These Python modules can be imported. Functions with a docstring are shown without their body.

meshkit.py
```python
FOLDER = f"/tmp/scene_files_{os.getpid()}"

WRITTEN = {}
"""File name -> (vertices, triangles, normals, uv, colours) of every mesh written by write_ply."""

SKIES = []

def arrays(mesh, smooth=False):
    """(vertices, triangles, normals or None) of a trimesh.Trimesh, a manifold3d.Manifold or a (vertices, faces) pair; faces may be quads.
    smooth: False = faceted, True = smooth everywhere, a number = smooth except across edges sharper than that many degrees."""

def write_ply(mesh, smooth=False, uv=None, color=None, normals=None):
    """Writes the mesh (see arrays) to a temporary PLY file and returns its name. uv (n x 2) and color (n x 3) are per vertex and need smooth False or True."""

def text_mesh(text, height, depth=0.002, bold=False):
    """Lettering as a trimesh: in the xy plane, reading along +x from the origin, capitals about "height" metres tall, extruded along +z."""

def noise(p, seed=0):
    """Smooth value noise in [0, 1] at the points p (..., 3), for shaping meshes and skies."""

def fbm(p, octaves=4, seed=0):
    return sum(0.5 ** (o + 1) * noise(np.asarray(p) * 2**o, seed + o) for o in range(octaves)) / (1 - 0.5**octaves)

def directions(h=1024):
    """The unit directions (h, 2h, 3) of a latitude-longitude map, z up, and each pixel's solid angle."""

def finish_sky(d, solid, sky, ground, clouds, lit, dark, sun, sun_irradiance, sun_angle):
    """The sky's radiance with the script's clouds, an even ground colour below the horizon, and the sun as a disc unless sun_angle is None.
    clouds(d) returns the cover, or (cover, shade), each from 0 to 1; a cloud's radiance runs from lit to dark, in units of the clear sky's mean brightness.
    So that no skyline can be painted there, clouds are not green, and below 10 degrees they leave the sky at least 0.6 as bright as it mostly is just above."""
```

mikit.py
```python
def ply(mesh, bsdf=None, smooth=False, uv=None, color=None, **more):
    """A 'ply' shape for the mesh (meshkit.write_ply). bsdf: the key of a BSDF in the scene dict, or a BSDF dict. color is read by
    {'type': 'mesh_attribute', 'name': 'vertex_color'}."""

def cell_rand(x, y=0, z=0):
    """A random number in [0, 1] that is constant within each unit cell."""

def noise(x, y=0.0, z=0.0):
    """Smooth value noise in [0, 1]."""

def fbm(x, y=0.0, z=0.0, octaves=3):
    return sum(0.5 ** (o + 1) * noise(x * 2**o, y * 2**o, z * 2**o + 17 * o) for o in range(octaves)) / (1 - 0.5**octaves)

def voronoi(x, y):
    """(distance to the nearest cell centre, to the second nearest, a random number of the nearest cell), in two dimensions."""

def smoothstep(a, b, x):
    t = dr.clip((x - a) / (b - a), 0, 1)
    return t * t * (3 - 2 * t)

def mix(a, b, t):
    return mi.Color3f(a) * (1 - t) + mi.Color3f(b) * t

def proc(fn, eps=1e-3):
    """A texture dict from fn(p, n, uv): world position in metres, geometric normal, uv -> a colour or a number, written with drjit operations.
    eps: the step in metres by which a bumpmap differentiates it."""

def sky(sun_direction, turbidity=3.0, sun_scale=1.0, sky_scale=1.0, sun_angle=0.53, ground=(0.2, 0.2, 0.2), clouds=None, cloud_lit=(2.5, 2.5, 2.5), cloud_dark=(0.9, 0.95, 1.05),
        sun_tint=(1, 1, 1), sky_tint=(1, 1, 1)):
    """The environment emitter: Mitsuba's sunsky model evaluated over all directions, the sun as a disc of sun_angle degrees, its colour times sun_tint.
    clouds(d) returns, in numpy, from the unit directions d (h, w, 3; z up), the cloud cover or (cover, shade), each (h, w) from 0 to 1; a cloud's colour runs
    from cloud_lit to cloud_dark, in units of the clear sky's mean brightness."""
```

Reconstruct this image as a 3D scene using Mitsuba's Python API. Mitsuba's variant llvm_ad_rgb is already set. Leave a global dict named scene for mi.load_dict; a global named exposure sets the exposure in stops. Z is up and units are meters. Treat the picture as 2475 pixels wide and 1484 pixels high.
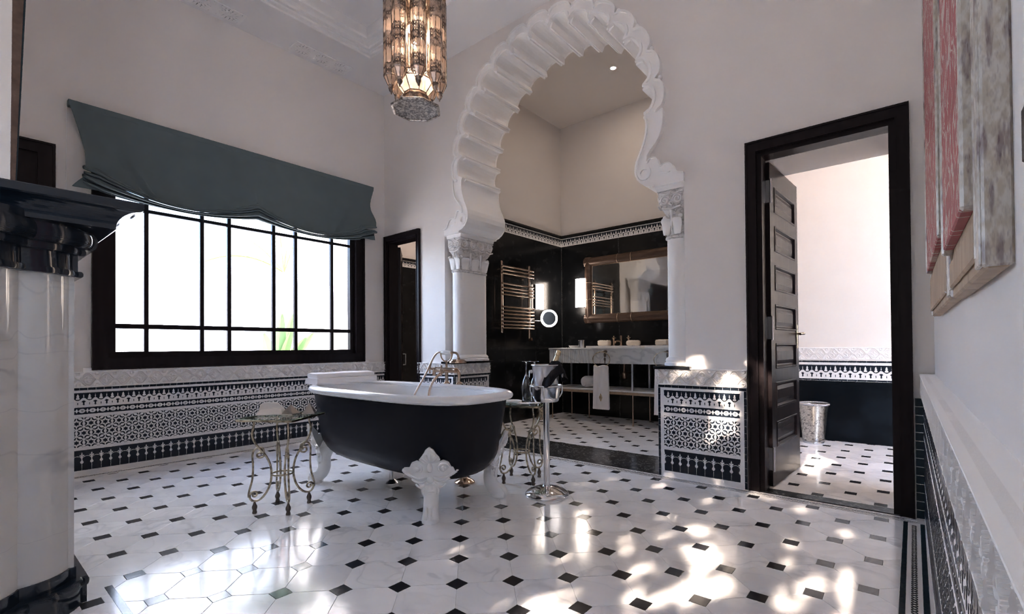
import math, random
import numpy as np, trimesh, mitsuba as mi, drjit as dr, mikit, meshkit
from mikit import noise, fbm, voronoi, cell_rand, smoothstep, mix, proc
from shapely.geometry import Polygon, box as sbox, Point, LineString, MultiPolygon
from shapely.ops import unary_union
from shapely import affinity
T4 = mi.ScalarTransform4f
PI = math.pi
rng = np.random.RandomState(7)
random.seed(7)

# ------------------------------------------------------------------ camera, sky, exposure
exposure = 4.05
FPX, CX, CY = 1151.849, 1255.828, 827.706
YAW, PITCH, ROLL = 0.690484, 0.009730, -0.007799
EYE = np.array([0.78506, -2.27829, 0.94763])
def cam_axes():
    f = np.array([-math.sin(YAW)*math.cos(PITCH), math.cos(YAW)*math.cos(PITCH), math.sin(PITCH)])
    r = np.array([math.cos(YAW), math.sin(YAW), 0.0]); u = np.cross(r, f)
    return r*math.cos(ROLL)+u*math.sin(ROLL), -r*math.sin(ROLL)+u*math.cos(ROLL), f
CR, CU, CF = cam_axes()
SUN = np.array([0.054, -0.881, 0.470]); SUN = SUN/np.linalg.norm(SUN)
def sky_clouds(d):
    n = meshkit.fbm(d*np.array([2.2, 2.2, 4.0]), 4, 3)
    return np.clip((n-0.38)*4.0, 0, 1)*0.75, np.clip((n-0.5)*2.0, 0, 1)*0.35
scene = {
    'type': 'scene',
    'camera': {'type': 'perspective', 'fov_axis': 'x', 'fov': 2*math.degrees(math.atan(1237.5/FPX)), 'near_clip': 0.01, 'far_clip': 200.0,
               'principal_point_offset_x': -(CX-1237.5)/2475.0, 'principal_point_offset_y': -(CY-742.0)/1484.0,
               'to_world': T4().look_at(origin=EYE.tolist(), target=(EYE+CF).tolist(), up=CU.tolist())},
    'sky': mikit.sky(SUN.tolist(), turbidity=3.0, sun_scale=1.2, sun_tint=(0.90, 0.95, 1.18), sky_scale=5.9, clouds=sky_clouds, cloud_lit=(1.6, 1.6, 1.66), cloud_dark=(0.85, 0.92, 1.05),
                     ground=(0.42, 0.41, 0.40), sky_tint=(0.955, 0.93, 1.035)),
}
labels = {}

# ------------------------------------------------------------------ helpers
_count = {}
def numbered(k):
    if k not in _count:
        _count[k] = 0
        return k
    _count[k] += 1
    return '%s_%03d' % (k, _count[k])
def tag(k, label=None, cat=None, group=None, kind=None):
    d = labels.setdefault(k, {})
    for a, b in (('label', label), ('category', cat), ('group', group), ('kind', kind)):
        if b: d[a] = b
    return k
def cat(ms):
    ms = [m for m in ms if m is not None]
    return ms[0] if len(ms) == 1 else trimesh.util.concatenate([trimesh.Trimesh(m.vertices, m.faces, process=False) for m in ms])
def add(name, mesh, mat, smooth=False, parent=None, label=None, category=None, group=None, kind=None, **kw):
    k = numbered((parent+'__' if parent else '')+name)
    if isinstance(mesh, (list, tuple)): mesh = cat(mesh)
    scene[k] = mikit.ply(mesh, mat, smooth, **kw)
    if label or category or group or kind: tag(k, label, category, group, kind)
    return k
def thing(name, label, category, group=None):
    k = numbered(name)
    return tag(k, label, category, group)
def put(name, pd, M, parent=None, **t):
    k = numbered((parent+'__' if parent else '')+name)
    scene[k] = {**pd, 'to_world': T4(np.asarray(M, float).tolist())}
    if t: tag(k, **t)
    return k
def tr(x, y, z):
    m = np.eye(4); m[:3, 3] = (x, y, z); return m
def rz(a):
    m = np.eye(4); c, s = math.cos(a), math.sin(a); m[:2, :2] = [[c, -s], [s, c]]; return m
def X(mesh, M):
    m = trimesh.Trimesh(np.asarray(mesh.vertices)@np.asarray(M)[:3, :3].T+np.asarray(M)[:3, 3], mesh.faces, process=False)
    return m
def fr(o, N):
    N = np.array(N, float); N /= np.linalg.norm(N); Zv = np.array([0, 0, 1.0]); U = np.cross(Zv, N)
    M = np.eye(4); M[:3, 0], M[:3, 1], M[:3, 2], M[:3, 3] = U, Zv, N, o
    return M
def bx(x0, x1, y0, y1, z0, z1, b=0.0):
    x0, x1 = min(x0, x1), max(x0, x1); y0, y1 = min(y0, y1), max(y0, y1); z0, z1 = min(z0, z1), max(z0, z1)
    if b <= 0:
        m = trimesh.creation.box((x1-x0, y1-y0, z1-z0))
        return X(m, tr((x0+x1)/2, (y0+y1)/2, (z0+z1)/2))
    b = min(b, (x1-x0)*.49, (y1-y0)*.49, (z1-z0)*.49)
    pts = []
    for sx, cx in ((1, x0), (-1, x1)):
        for sy, cy in ((1, y0), (-1, y1)):
            for sz, cz in ((1, z0), (-1, z1)):
                pts += [(cx, cy+sy*b, cz+sz*b), (cx+sx*b, cy, cz+sz*b), (cx+sx*b, cy+sy*b, cz)]
    h = trimesh.convex.convex_hull(np.array(pts)); return trimesh.Trimesh(h.vertices, h.faces, process=False)
def polys(g):
    if g.is_empty: return []
    return [q for q in (g.geoms if hasattr(g, 'geoms') else [g]) if q.geom_type == 'Polygon' and q.area > 1e-9]
def prism(g, d, M=None, w0=0.0):
    ms = []
    for q in polys(g):
        m = trimesh.creation.extrude_polygon(q, d, engine='earcut')
        ms.append(X(m, tr(0, 0, w0)))
    if not ms: return None
    m = cat(ms)
    return X(m, M) if M is not None else m
def rep(m, offs):
    offs = np.asarray(offs, float); n = len(m.vertices)
    v = (np.asarray(m.vertices)[None]+offs[:, None, :]).reshape(-1, 3)
    f = (np.asarray(m.faces)[None]+(np.arange(len(offs))*n)[:, None, None]).reshape(-1, 3)
    return trimesh.Trimesh(v, f, process=False)
def grid_mesh(P, closed_u=False, closed_v=False):
    """P (a, b, 3) -> surface"""
    a, b = P.shape[:2]
    i, j = np.meshgrid(np.arange(a if closed_u else a-1), np.arange(b if closed_v else b-1), indexing='ij')
    q = lambda i, j: (i % a)*b+(j % b)
    f = np.stack([q(i, j), q(i+1, j), q(i+1, j+1), q(i, j+1)], -1).reshape(-1, 4)
    f = np.vstack([f[:, [0, 1, 2]], f[:, [0, 2, 3]]])
    return trimesh.Trimesh(P.reshape(-1, 3), f, process=False)
def spline(pts, n):
    pts = np.asarray(pts, float)
    from scipy.interpolate import CubicSpline
    t = np.r_[0, np.cumsum(np.linalg.norm(np.diff(pts, axis=0), axis=1))]
    return CubicSpline(t, pts)(np.linspace(0, t[-1], n))
def tube(pts, r, sides=10, closed=False, flat=None):
    p = np.asarray(pts, float); n = len(p)
    t = (np.roll(p, -1, 0)-np.roll(p, 1, 0)) if closed else np.gradient(p, axis=0)
    t /= np.linalg.norm(t, axis=1, keepdims=True)+1e-12
    a = np.cross(t[0], [0, 0, 1.0] if abs(t[0][2]) < .9 else [1.0, 0, 0]); a /= np.linalg.norm(a)
    A = []
    for k in range(n):
        a = a-t[k]*np.dot(a, t[k]); a /= np.linalg.norm(a)+1e-12; A.append(a)
    A = np.array(A); B = np.cross(t, A); ang = np.arange(sides)*2*PI/sides
    r = np.broadcast_to(r, (n,))[:, None, None]
    f2 = 1.0 if flat is None else flat
    P = p[:, None]+r*(np.cos(ang)[None, :, None]*A[:, None]+f2*np.sin(ang)[None, :, None]*B[:, None])
    m = grid_mesh(P, closed_u=closed, closed_v=True)
    if closed: return m
    v = np.vstack([m.vertices, p[0], p[-1]]); f = list(m.faces); k0, k1 = len(m.vertices), len(m.vertices)+1
    for j in range(sides):
        f.append([k0, (j+1) % sides, j][::-1] if False else [k0, j, (j+1) % sides][::-1]); f.append([k1, (n-1)*sides+j, (n-1)*sides+(j+1) % sides])
    m2 = trimesh.Trimesh(v, np.array(f), process=False)
    m2.faces = m2.faces[:, ::-1] if m2.volume < 0 else m2.faces
    return m2
def lathe(prof, segs=32, c=(0, 0, 0)):
    """prof: list of (r, z) from bottom to top (outer side)"""
    prof = np.asarray(prof, float); ang = np.arange(segs)*2*PI/segs
    P = np.stack([prof[:, None, 0]*np.cos(ang), prof[:, None, 0]*np.sin(ang), np.broadcast_to(prof[:, None, 1], (len(prof), segs))], -1)
    m = grid_mesh(P, closed_v=True)
    m.faces = m.faces[:, ::-1]
    return X(m, tr(*c))
def ell(c, r, sub=2):
    m = trimesh.creation.icosphere(subdivisions=sub)
    return trimesh.Trimesh(m.vertices*np.asarray(r)+np.asarray(c), m.faces, process=False)
def ngon(n, r, a0=0.0):
    return Polygon([(r*math.cos(a0+2*PI*k/n), r*math.sin(a0+2*PI*k/n)) for k in range(n)])
def cyl(p0, p1, r, s=16):
    return tube(np.array([p0, np.asarray(p0)*.5+np.asarray(p1)*.5, p1], float), r, s)

# ------------------------------------------------------------------ materials
def mat(name, d, two=True):
    scene[name] = {'type': 'twosided', 'bsdf': d} if two else d
    return name
def rgb(*c): return {'type': 'rgb', 'value': list(c)}
def princ(name, c, rough=.5, metal=0.0, spec=.5, **k):
    return mat(name, {'type': 'principled', 'base_color': c if isinstance(c, dict) else rgb(*c), 'roughness': rough, 'metallic': metal, 'specular': spec, **k})
def wallfn(c, amp=.03):
    def f(p, n, uv):
        v = 1+amp*(fbm(p.x*1.1, p.y*1.1, p.z*1.1, 4)-.5)*2
        return mi.Color3f(*c)*v
    return f
M_WALL = mat('mat_wall_paint', {'type': 'diffuse', 'reflectance': proc(wallfn((.765, .728, .702)))})
M_WARM = mat('mat_cream_paint', {'type': 'diffuse', 'reflectance': proc(wallfn((.68, .635, .60)))})
M_CEIL = mat('mat_ceiling_paint', {'type': 'diffuse', 'reflectance': rgb(.81, .795, .79)})
M_PLASTER = princ('mat_plaster', (.86, .84, .825), .55, spec=.35)
M_CARVED = princ('mat_carved_plaster', (.76, .735, .72), .6, spec=.3)
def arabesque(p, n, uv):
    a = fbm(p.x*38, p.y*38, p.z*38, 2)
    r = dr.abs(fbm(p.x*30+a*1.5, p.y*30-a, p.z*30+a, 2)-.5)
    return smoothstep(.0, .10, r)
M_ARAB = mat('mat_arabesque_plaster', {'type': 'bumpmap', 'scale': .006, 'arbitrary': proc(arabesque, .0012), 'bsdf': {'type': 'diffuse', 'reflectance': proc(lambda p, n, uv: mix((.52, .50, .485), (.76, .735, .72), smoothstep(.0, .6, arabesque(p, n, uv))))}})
def marble_fn(base, vein, tile=True, sc=1.0):
    def f(p, n, uv):
        if tile:
            u = (p.x+p.y)/.32; v = (p.x-p.y)/.32
            h = cell_rand(u, v, 3)
        else:
            h = mi.Float(0.3)
        q = mi.Vector3f(p.x*sc+h*9.3, p.y*sc+h*5.1, p.z*sc+h*3.7)
        w = fbm(q.x*3.1, q.y*3.1, q.z*3.1+4, 4)
        r = dr.abs(fbm(q.x*2.2+w*2.4, q.y*3.6-w*1.8, q.z*3.6+w*1.5+9, 4)-.5)
        r2 = dr.abs(fbm(q.x*5.5+w*2, q.y*7.5+w*2.2, q.z*5.5+3, 3)-.5)
        k = (1-smoothstep(0.0, .035, r))*.30*smoothstep(.4, .65, w)+(1-smoothstep(0, .03, r2))*.10
        cl = smoothstep(.35, .75, fbm(q.x*2.2, q.y*4.6, q.z*2+20, 4))*.24
        tone = 1.0-.07*h if tile else 1.0
        return mix(base, vein, dr.clip(k+cl, 0, 1))*tone
    return f
M_FLOOR = princ('mat_floor_marble', proc(marble_fn((.84, .835, .845), (.38, .39, .42))), .13, spec=.5)
M_FBLACK = princ('mat_floor_black', (.018, .018, .021), .12, spec=.5)
M_GROUT = princ('mat_grout', (.52, .51, .50), .7)
def column_marble(p, n, uv):
    a = p.x*.9+p.y*.9
    w = fbm(a*3, p.z*2.2, p.x*3+4, 5)
    r = dr.abs(fbm(a*1.7+w*1.6, p.z*4.2-w*2.2+a*1.4, 3.0+p.x, 4)-.5)
    r2 = dr.abs(fbm(a*5+w, p.z*9+w*2, 9.0, 3)-.5)
    k = (1-smoothstep(0, .035, r))*.75*smoothstep(.36, .55, w)+(1-smoothstep(0, .02, r2))*.18
    return mix((.50, .49, .475), (.19, .20, .225), dr.clip(k+.18*smoothstep(.4, .8, w), 0, 1))
M_COLMAR = princ('mat_column_marble', proc(column_marble), .1, spec=.5)
def vanity_marble(p, n, uv):
    w = fbm(p.x*3, p.y*3, p.z*3, 4)
    r = dr.abs(fbm(p.x*3+p.z*2.5+w*2, p.z*4-w, p.y*3, 4)-.5)
    return mix((.66, .67, .67), (.40, .42, .43), (1-smoothstep(0, .04, r))*.6)
M_VMAR = princ('mat_vanity_marble', proc(vanity_marble), .2)
def granite(p, n, uv):
    a, b, c = voronoi(p.x*90, p.y*90)
    k = smoothstep(.55, 1.0, c)*smoothstep(.25, .75, fbm(p.x*25, p.y*25, p.z*25, 3))
    return mix((.012, .013, .014), (.16, .16, .15), k)
M_GRANITE = princ('mat_granite', proc(granite), .16)
def blackstone(p, n, uv):
    k = fbm(p.x*5, p.y*5, p.z*5, 4)
    s = smoothstep(.62, .75, fbm(p.x*14, p.y*14, p.z*14+8, 3))
    return mix((.004, .0045, .005), (.009, .010, .012), k)+mi.Color3f(.008)*s
M_BSTONE = princ('mat_black_stone', proc(blackstone), .16, spec=.3)
M_CLOSET = princ('mat_closet_stone', proc(lambda p, n, uv: mix((.0015, .003, .005), (.005, .008, .012), smoothstep(.4, .8, fbm(p.x*6, p.y*6, p.z*6, 4)))), .28, spec=.12)
M_MANTEL = princ('mat_mantel_stone', (.008, .013, .020), .07, spec=.5)
M_TDARK = princ('mat_dark_tile', (.008, .012, .019), .18, spec=.25)
M_TTEAL = princ('mat_teal_tile', (.008, .020, .028), .14, spec=.3)
M_TLIGHT = princ('mat_light_tile', (.72, .70, .69), .32, spec=.4)
def wood_dark(p, n, uv):
    g = fbm(p.x*30, p.y*30, p.z*2.5, 3)
    return mix((.007, .0055, .0065), (.018, .013, .014), g)
M_DWOOD = princ('mat_dark_wood', proc(wood_dark), .3, spec=.11)
M_ENAMEL = princ('mat_enamel', (.84, .84, .845), .1, spec=.5, clearcoat=.6, clearcoat_gloss=.95)
M_TUB = princ('mat_tub_black', (.0045, .0062, .0105), .38, spec=.16)
M_GOLD = princ('mat_rose_gold', (.52, .385, .29), .14, 1.0)
M_CHROME = princ('mat_chrome', (.82, .82, .83), .07, 1.0)
M_STEEL = princ('mat_brushed_steel', (.62, .62, .64), .22, 1.0)
def oldbrass(p, n, uv):
    k = fbm(p.x*60, p.y*60, p.z*60, 3)
    return mix((.20, .165, .12), (.58, .50, .38), smoothstep(.3, .62, k))
M_OBRASS = princ('mat_old_brass', proc(oldbrass), .27, 1.0)
M_DKMETAL = princ('mat_dark_metal', (.12, .10, .085), .38, 1.0)
def lampmetal(p, n, uv):
    k = fbm(p.x*45, p.y*45, p.z*45, 3)
    return mix((.13, .10, .085), (.50, .41, .34), smoothstep(.35, .7, k))
M_LAMP = princ('mat_lantern_metal', proc(lampmetal), .38, .9)
def discmetal(p, n, uv):
    k = fbm(p.x*110, p.y*110, p.z*110, 4)
    return mix((.20, .17, .155), (.62, .56, .50), smoothstep(.35, .7, k))
M_DISC = princ('mat_lantern_disc', proc(discmetal), .36, .85)
M_LGLASS = mat('mat_lantern_glass', {'type': 'blendbsdf', 'weight': .45, 'bsdf_0': {'type': 'thindielectric', 'int_ior': 1.5, 'specular_transmittance': rgb(.95, .91, .87)}, 'bsdf_1': {'type': 'principledthin', 'base_color': rgb(.80, .70, .62), 'roughness': .4, 'diff_trans': 1.0}}, False)
M_PANE = mat('mat_window_glass', {'type': 'thindielectric', 'int_ior': 1.5}, False)
M_GLASS = mat('mat_clear_glass', {'type': 'dielectric', 'int_ior': 1.5}, False)
M_TGLASS = mat('mat_table_glass', {'type': 'thindielectric', 'int_ior': 1.7, 'specular_transmittance': rgb(.62, .70, .64)}, False)
M_MIRROR = princ('mat_mirror', (.84, .85, .85), .02, 1.0)
def fabric(p, n, uv):
    k = fbm(p.y*9, p.z*9, p.x*9, 4)
    return mix((.100, .130, .138), (.125, .160, .168), k)
M_BLIND = princ('mat_blind_fabric', proc(fabric), .75, spec=.2, sheen=.6)
M_TOWEL = princ('mat_towel', (.82, .80, .81), .9, spec=.1, sheen=.5)
M_TOWELB = princ('mat_towel_beige', (.80, .72, .63), .9, spec=.1, sheen=.5)
M_EMBR = princ('mat_embroidery', (.38, .28, .13), .6)
M_CLOTHB = princ('mat_black_cloth', (.010, .010, .013), .85, spec=.15, sheen=.3)
M_FOIL = princ('mat_gold_foil', (.76, .58, .36), .32, .85)
M_BOTTLE = princ('mat_bottle', (.01, .025, .012), .08)
def gilt(p, n, uv):
    k = fbm(p.x*110, p.y*60, p.z*13, 5); k2 = fbm(p.x*160+5, p.y*90, p.z*60, 3)
    c = mix((.46, .40, .335), (.56, .52, .48), smoothstep(.3, .7, k2))
    return mix(c, (.13, .075, .095), smoothstep(.52, .70, k)*.65+.25*smoothstep(.5, .8, fbm(p.x*420, p.y*200, p.z*90, 2)))
M_GILT = princ('mat_gilt_wood', proc(gilt), .36, .25)
def redpaint(p, n, uv):
    k = fbm(p.y*10+p.z*40, p.z*60-p.y*8, p.x*10, 4)
    r = dr.abs(fbm(p.y*26+fbm(p.y*8, p.z*16, 1.0, 2)*3, p.z*17, 3.0, 4)-.5)
    return mix(mix((.36, .085, .09), (.22, .05, .055), k), (.42, .34, .30), (1-smoothstep(.02, .075, r))*.9)
M_RED = princ('mat_red_paint', proc(redpaint), .5, .0)
def tanwood(p, n, uv):
    return mix((.42, .31, .22), (.22, .15, .10), fbm(p.x*20, p.y*30, p.z*4, 4))
M_TAN = princ('mat_tan_wood', proc(tanwood), .5)
def mframe(p, n, uv):
    return mix((.05, .030, .022), (.15, .095, .07), fbm(p.x*9, p.y*40, p.z*40, 4))
M_MFRAME = princ('mat_bronze_wood', proc(mframe), .3, .35)
def engraved(p, n, uv):
    a, b, c = voronoi(p.z*120+p.x*40, p.x*120+p.y*60)
    w = fbm(p.x*90, p.y*90, p.z*90, 2)
    return mix((.16, .15, .135), (.70, .67, .62), smoothstep(.02, .22, b-a)*smoothstep(.25, .5, w))
M_ENGR = princ('mat_engraved_metal', proc(engraved), .26, 1.0)
M_PAPER = princ('mat_paper', (.78, .72, .68), .7)
M_PYR = princ('mat_pearl', (.42, .38, .35), .16, .75)
M_PORC = princ('mat_porcelain', (.84, .83, .82), .12)
M_GREEN = mat('mat_leaf', {'type': 'principledthin', 'base_color': rgb(.17, .28, .12), 'roughness': .5, 'diff_trans': .8}, False)
M_PALE = mat('mat_pale_leaf', {'type': 'principledthin', 'base_color': rgb(.36, .48, .16), 'roughness': .5, 'diff_trans': 1.0}, False)
M_TREE = mat('mat_tree_leaf', {'type': 'principledthin', 'base_color': rgb(.09, .10, .07), 'roughness': .6, 'diff_trans': .3}, False)
M_BARK = princ('mat_bark', (.20, .15, .11), .8)
M_PINKBARK = princ('mat_pink_bark', (.58, .27, .23), .7)
M_GARDEN = mat('mat_garden_wall', {'type': 'diffuse', 'reflectance': rgb(.86, .86, .86)})
M_PAVE = mat('mat_pavement', {'type': 'diffuse', 'reflectance': rgb(.62, .60, .57)})
M_DARKHOLE = mat('mat_vent_dark', {'type': 'diffuse', 'reflectance': rgb(.03, .028, .026)})
M_WHITEMET = princ('mat_white_metal', (.80, .80, .80), .3)
def emit(*c): return {'type': 'area', 'radiance': rgb(*c)}

# ------------------------------------------------------------------ main dimensions
S = .32
XW, XWF = -4.105, -4.078          # window wall, face of its wainscot
YA, YAF = 1.106, 1.086            # arch wall, face of its wainscot
YAB = 1.622                       # back of the arch wall
ZC, ZT = 3.985, 4.20              # ceiling soffit, tray
WH = .785                         # wainscot height
XA, YV = -3.15, 3.45              # alcove's left and back walls
ZCA = 4.12
XAR = -.42                        # alcove's right wall
YWC, ZCW = 3.34, 3.3
YR = -3.2                         # rear wall
AX, AZ, AR = -1.735, 2.775, 1.10  # arch centre
RW = fr((.872, YA, 0), (-1, -.0095, 0))     # right wall frame: u runs toward the camera
WW = fr((XW, 0, 0), (1, 0, 0))              # window wall: u = y
AW = fr((0, YA, 0), (0, -1, 0))             # arch wall: u = x

def struct(name, mesh, m, **k):
    return add(name, mesh, m, kind='structure', **k)

def proj(pts):
    d = np.atleast_2d(pts)-EYE; z = d@CF
    return np.c_[CX+FPX*(d@CR)/np.maximum(z, 1e-6), CY-FPX*(d@CU)/np.maximum(z, 1e-6), z]
def in_view(pts, mrg=60):
    q = proj(pts); return (q[:, 2] > .05) & (q[:, 0] > -mrg) & (q[:, 0] < 2475+mrg) & (q[:, 1] > -mrg) & (q[:, 1] < 1484+mrg)

# ------------------------------------------------------------------ floors
def plate_mesh(pts, h=.012, z1=0.0):
    pts = np.asarray(pts, float); n = len(pts)
    ins = pts*(1-.0012/np.linalg.norm(pts, axis=1, keepdims=True))
    v = np.vstack([np.c_[pts, np.full(n, z1-h)], np.c_[pts, np.full(n, z1-.0006)], np.c_[ins, np.full(n, z1)]])
    f = []
    for k in range(n):
        a, b = k, (k+1) % n
        for o in (0, n): f += [[o+a, o+b, o+n+b], [o+a, o+n+b, o+n+a]]
    f += [[2*n, 2*n+k, 2*n+k+1] for k in range(1, n-1)]
    return trimesh.Trimesh(v, np.array(f), process=False)
hs, g = .032, .0006
a_, b_ = S/2-hs-g, hs-g*.4
OCT = [(a_, -b_), (a_, b_), (b_, a_), (-b_, a_), (-a_, b_), (-a_, -b_), (-b_, -a_), (b_, -a_)]
SQ = [(hs-g*.5, -hs+g*.5), (hs-g*.5, hs-g*.5), (-hs+g*.5, hs-g*.5), (-hs+g*.5, -hs+g*.5)]
def tiled_floor(key, region, off, hide=None):
    """octagons and square insets, each a part where the picture shows it; cut pieces at the edges"""
    reg = region; x0, y0, x1, y1 = reg.bounds
    for nm, shape, m, sh in (('tile', OCT, M_FLOOR, ((.5, 0), (0, .5))), ('inset', SQ, M_FBLACK, ((0, 0), (.5, .5)))):
        cs = []
        for i in range(int(x0/S)-2, int(x1/S)+3):
            for j in range(int(y0/S)-2, int(y1/S)+3):
                for s in sh: cs.append(((i+s[0])*S+off[0], (j+s[1])*S+off[1]))
        base = Polygon(shape); whole = []; rest = []
        pd = mikit.ply(plate_mesh(shape), m)
        for c in cs:
            q = affinity.translate(base, c[0], c[1])
            if not q.intersects(reg): continue
            full = reg.contains(q)
            vis = in_view([(c[0], c[1], 0)], 90)[0] and not (hide and hide(c))
            (whole if vis else rest).append((c, q, full))
        whole.sort(key=lambda t: (t[0][0]-EYE[0])**2+(t[0][1]-EYE[1])**2)
        for c, q, full in whole[:300]:
            if full: put(nm, pd, tr(c[0], c[1], 0), key)
            else:
                g2 = q.intersection(reg)
                mm = prism(g2, .012, w0=-.012)
                if mm is not None: add(nm, mm, m, parent=key)
        ms = [prism(q.intersection(reg), .012, w0=-.012) for c, q, full in rest+whole[300:]]
        ms = [mm for mm in ms if mm is not None]
        if ms: add(nm+'s_beyond', ms, m, parent=key, kind='stuff')
BX1, BY1, BX0 = .730, 1.000, -3.985
struct('floor', cat([bx(-4.3, 1.2, YR-.2, YAF+.006, -.2, -.0025), bx(-4.3, XA-.14, YAF, YA+.135, -.2, -.003)]), M_GROUT)
tiled_floor('floor', sbox(BX0, YR, BX1, BY1), (0, 0), hide=lambda c: c[0] < -1.9 and c[1] < -1.95+.0*c[0])
# borders of the main floor: plain marble strip, black fillets and a chain
def strip(x0, x1, y0, y1, m, name, parent='floor', z=0.0): return add(name, bx(x0, x1, y0, y1, z-.012, z, .0006), m, parent=parent)
L0, L1 = BX0, BX1
for y0, y1, m, nm in ((1.000, 1.007, M_FBLACK, 'border_fillet'), (1.007, 1.019, M_TLIGHT, 'border_strip'), (1.019, 1.026, M_FBLACK, 'border_fillet'),
                      (1.026, 1.060, M_TLIGHT, 'border_strip'), (1.060, 1.066, M_FBLACK, 'border_fillet'), (1.066, 1.0855, M_TLIGHT, 'border_strip')):
    strip(-4.05, .79, y0, y1, m, nm)
def chain_poly(p, h, t):
    """one link of an interlaced chain of length p: two crossing waves"""
    xs = np.linspace(0, p, 15); A = LineString([(x, h*math.sin(2*PI*x/p)) for x in xs]).buffer(t/2, cap_style=2, quad_segs=2)
    B = LineString([(x, -h*math.sin(2*PI*x/p)) for x in xs]).buffer(t/2, cap_style=2, quad_segs=2)
    return A.union(B).simplify(t*.08)
ch = prism(chain_poly(.064, .0095, .0036), .0012)
add('chain_inlay', rep(X(ch, tr(0, 1.043, -.0002)), [(-4.0+.064*k, 0, 0) for k in range(74)]), M_FBLACK, parent='floor', kind='stuff')
RWang = .0095
for x0, x1, m, nm in ((.730, .733, M_TLIGHT, 'border_strip'), (.752, .802, M_TLIGHT, 'border_strip')):
    strip(x0, x1, -2.6, 1.0, m, nm)
for xa in (.733, .802):
    w = .019
    pd = mikit.ply(bx(0, w-.001, 0, .0455, -.012, .0004, .0006), M_TTEAL)
    for k in range(46):
        y = .952-k*.047
        put('border_tile', pd, tr(xa, y, 0), 'floor')
strip(.821, .90, -2.6, 1.08, M_TLIGHT, 'border_strip')
ch2 = X(prism(chain_poly(.040, .0085, .0042), .0012), tr(0, 0, 0)); ch2 = X(ch2, rz(PI/2))
add('chain_inlay', rep(X(ch2, tr(.777, 0, -.0002)), [(0, .955-.04*k, 0) for k in range(1, 62)]), M_FBLACK, parent='floor', kind='stuff')
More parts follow.
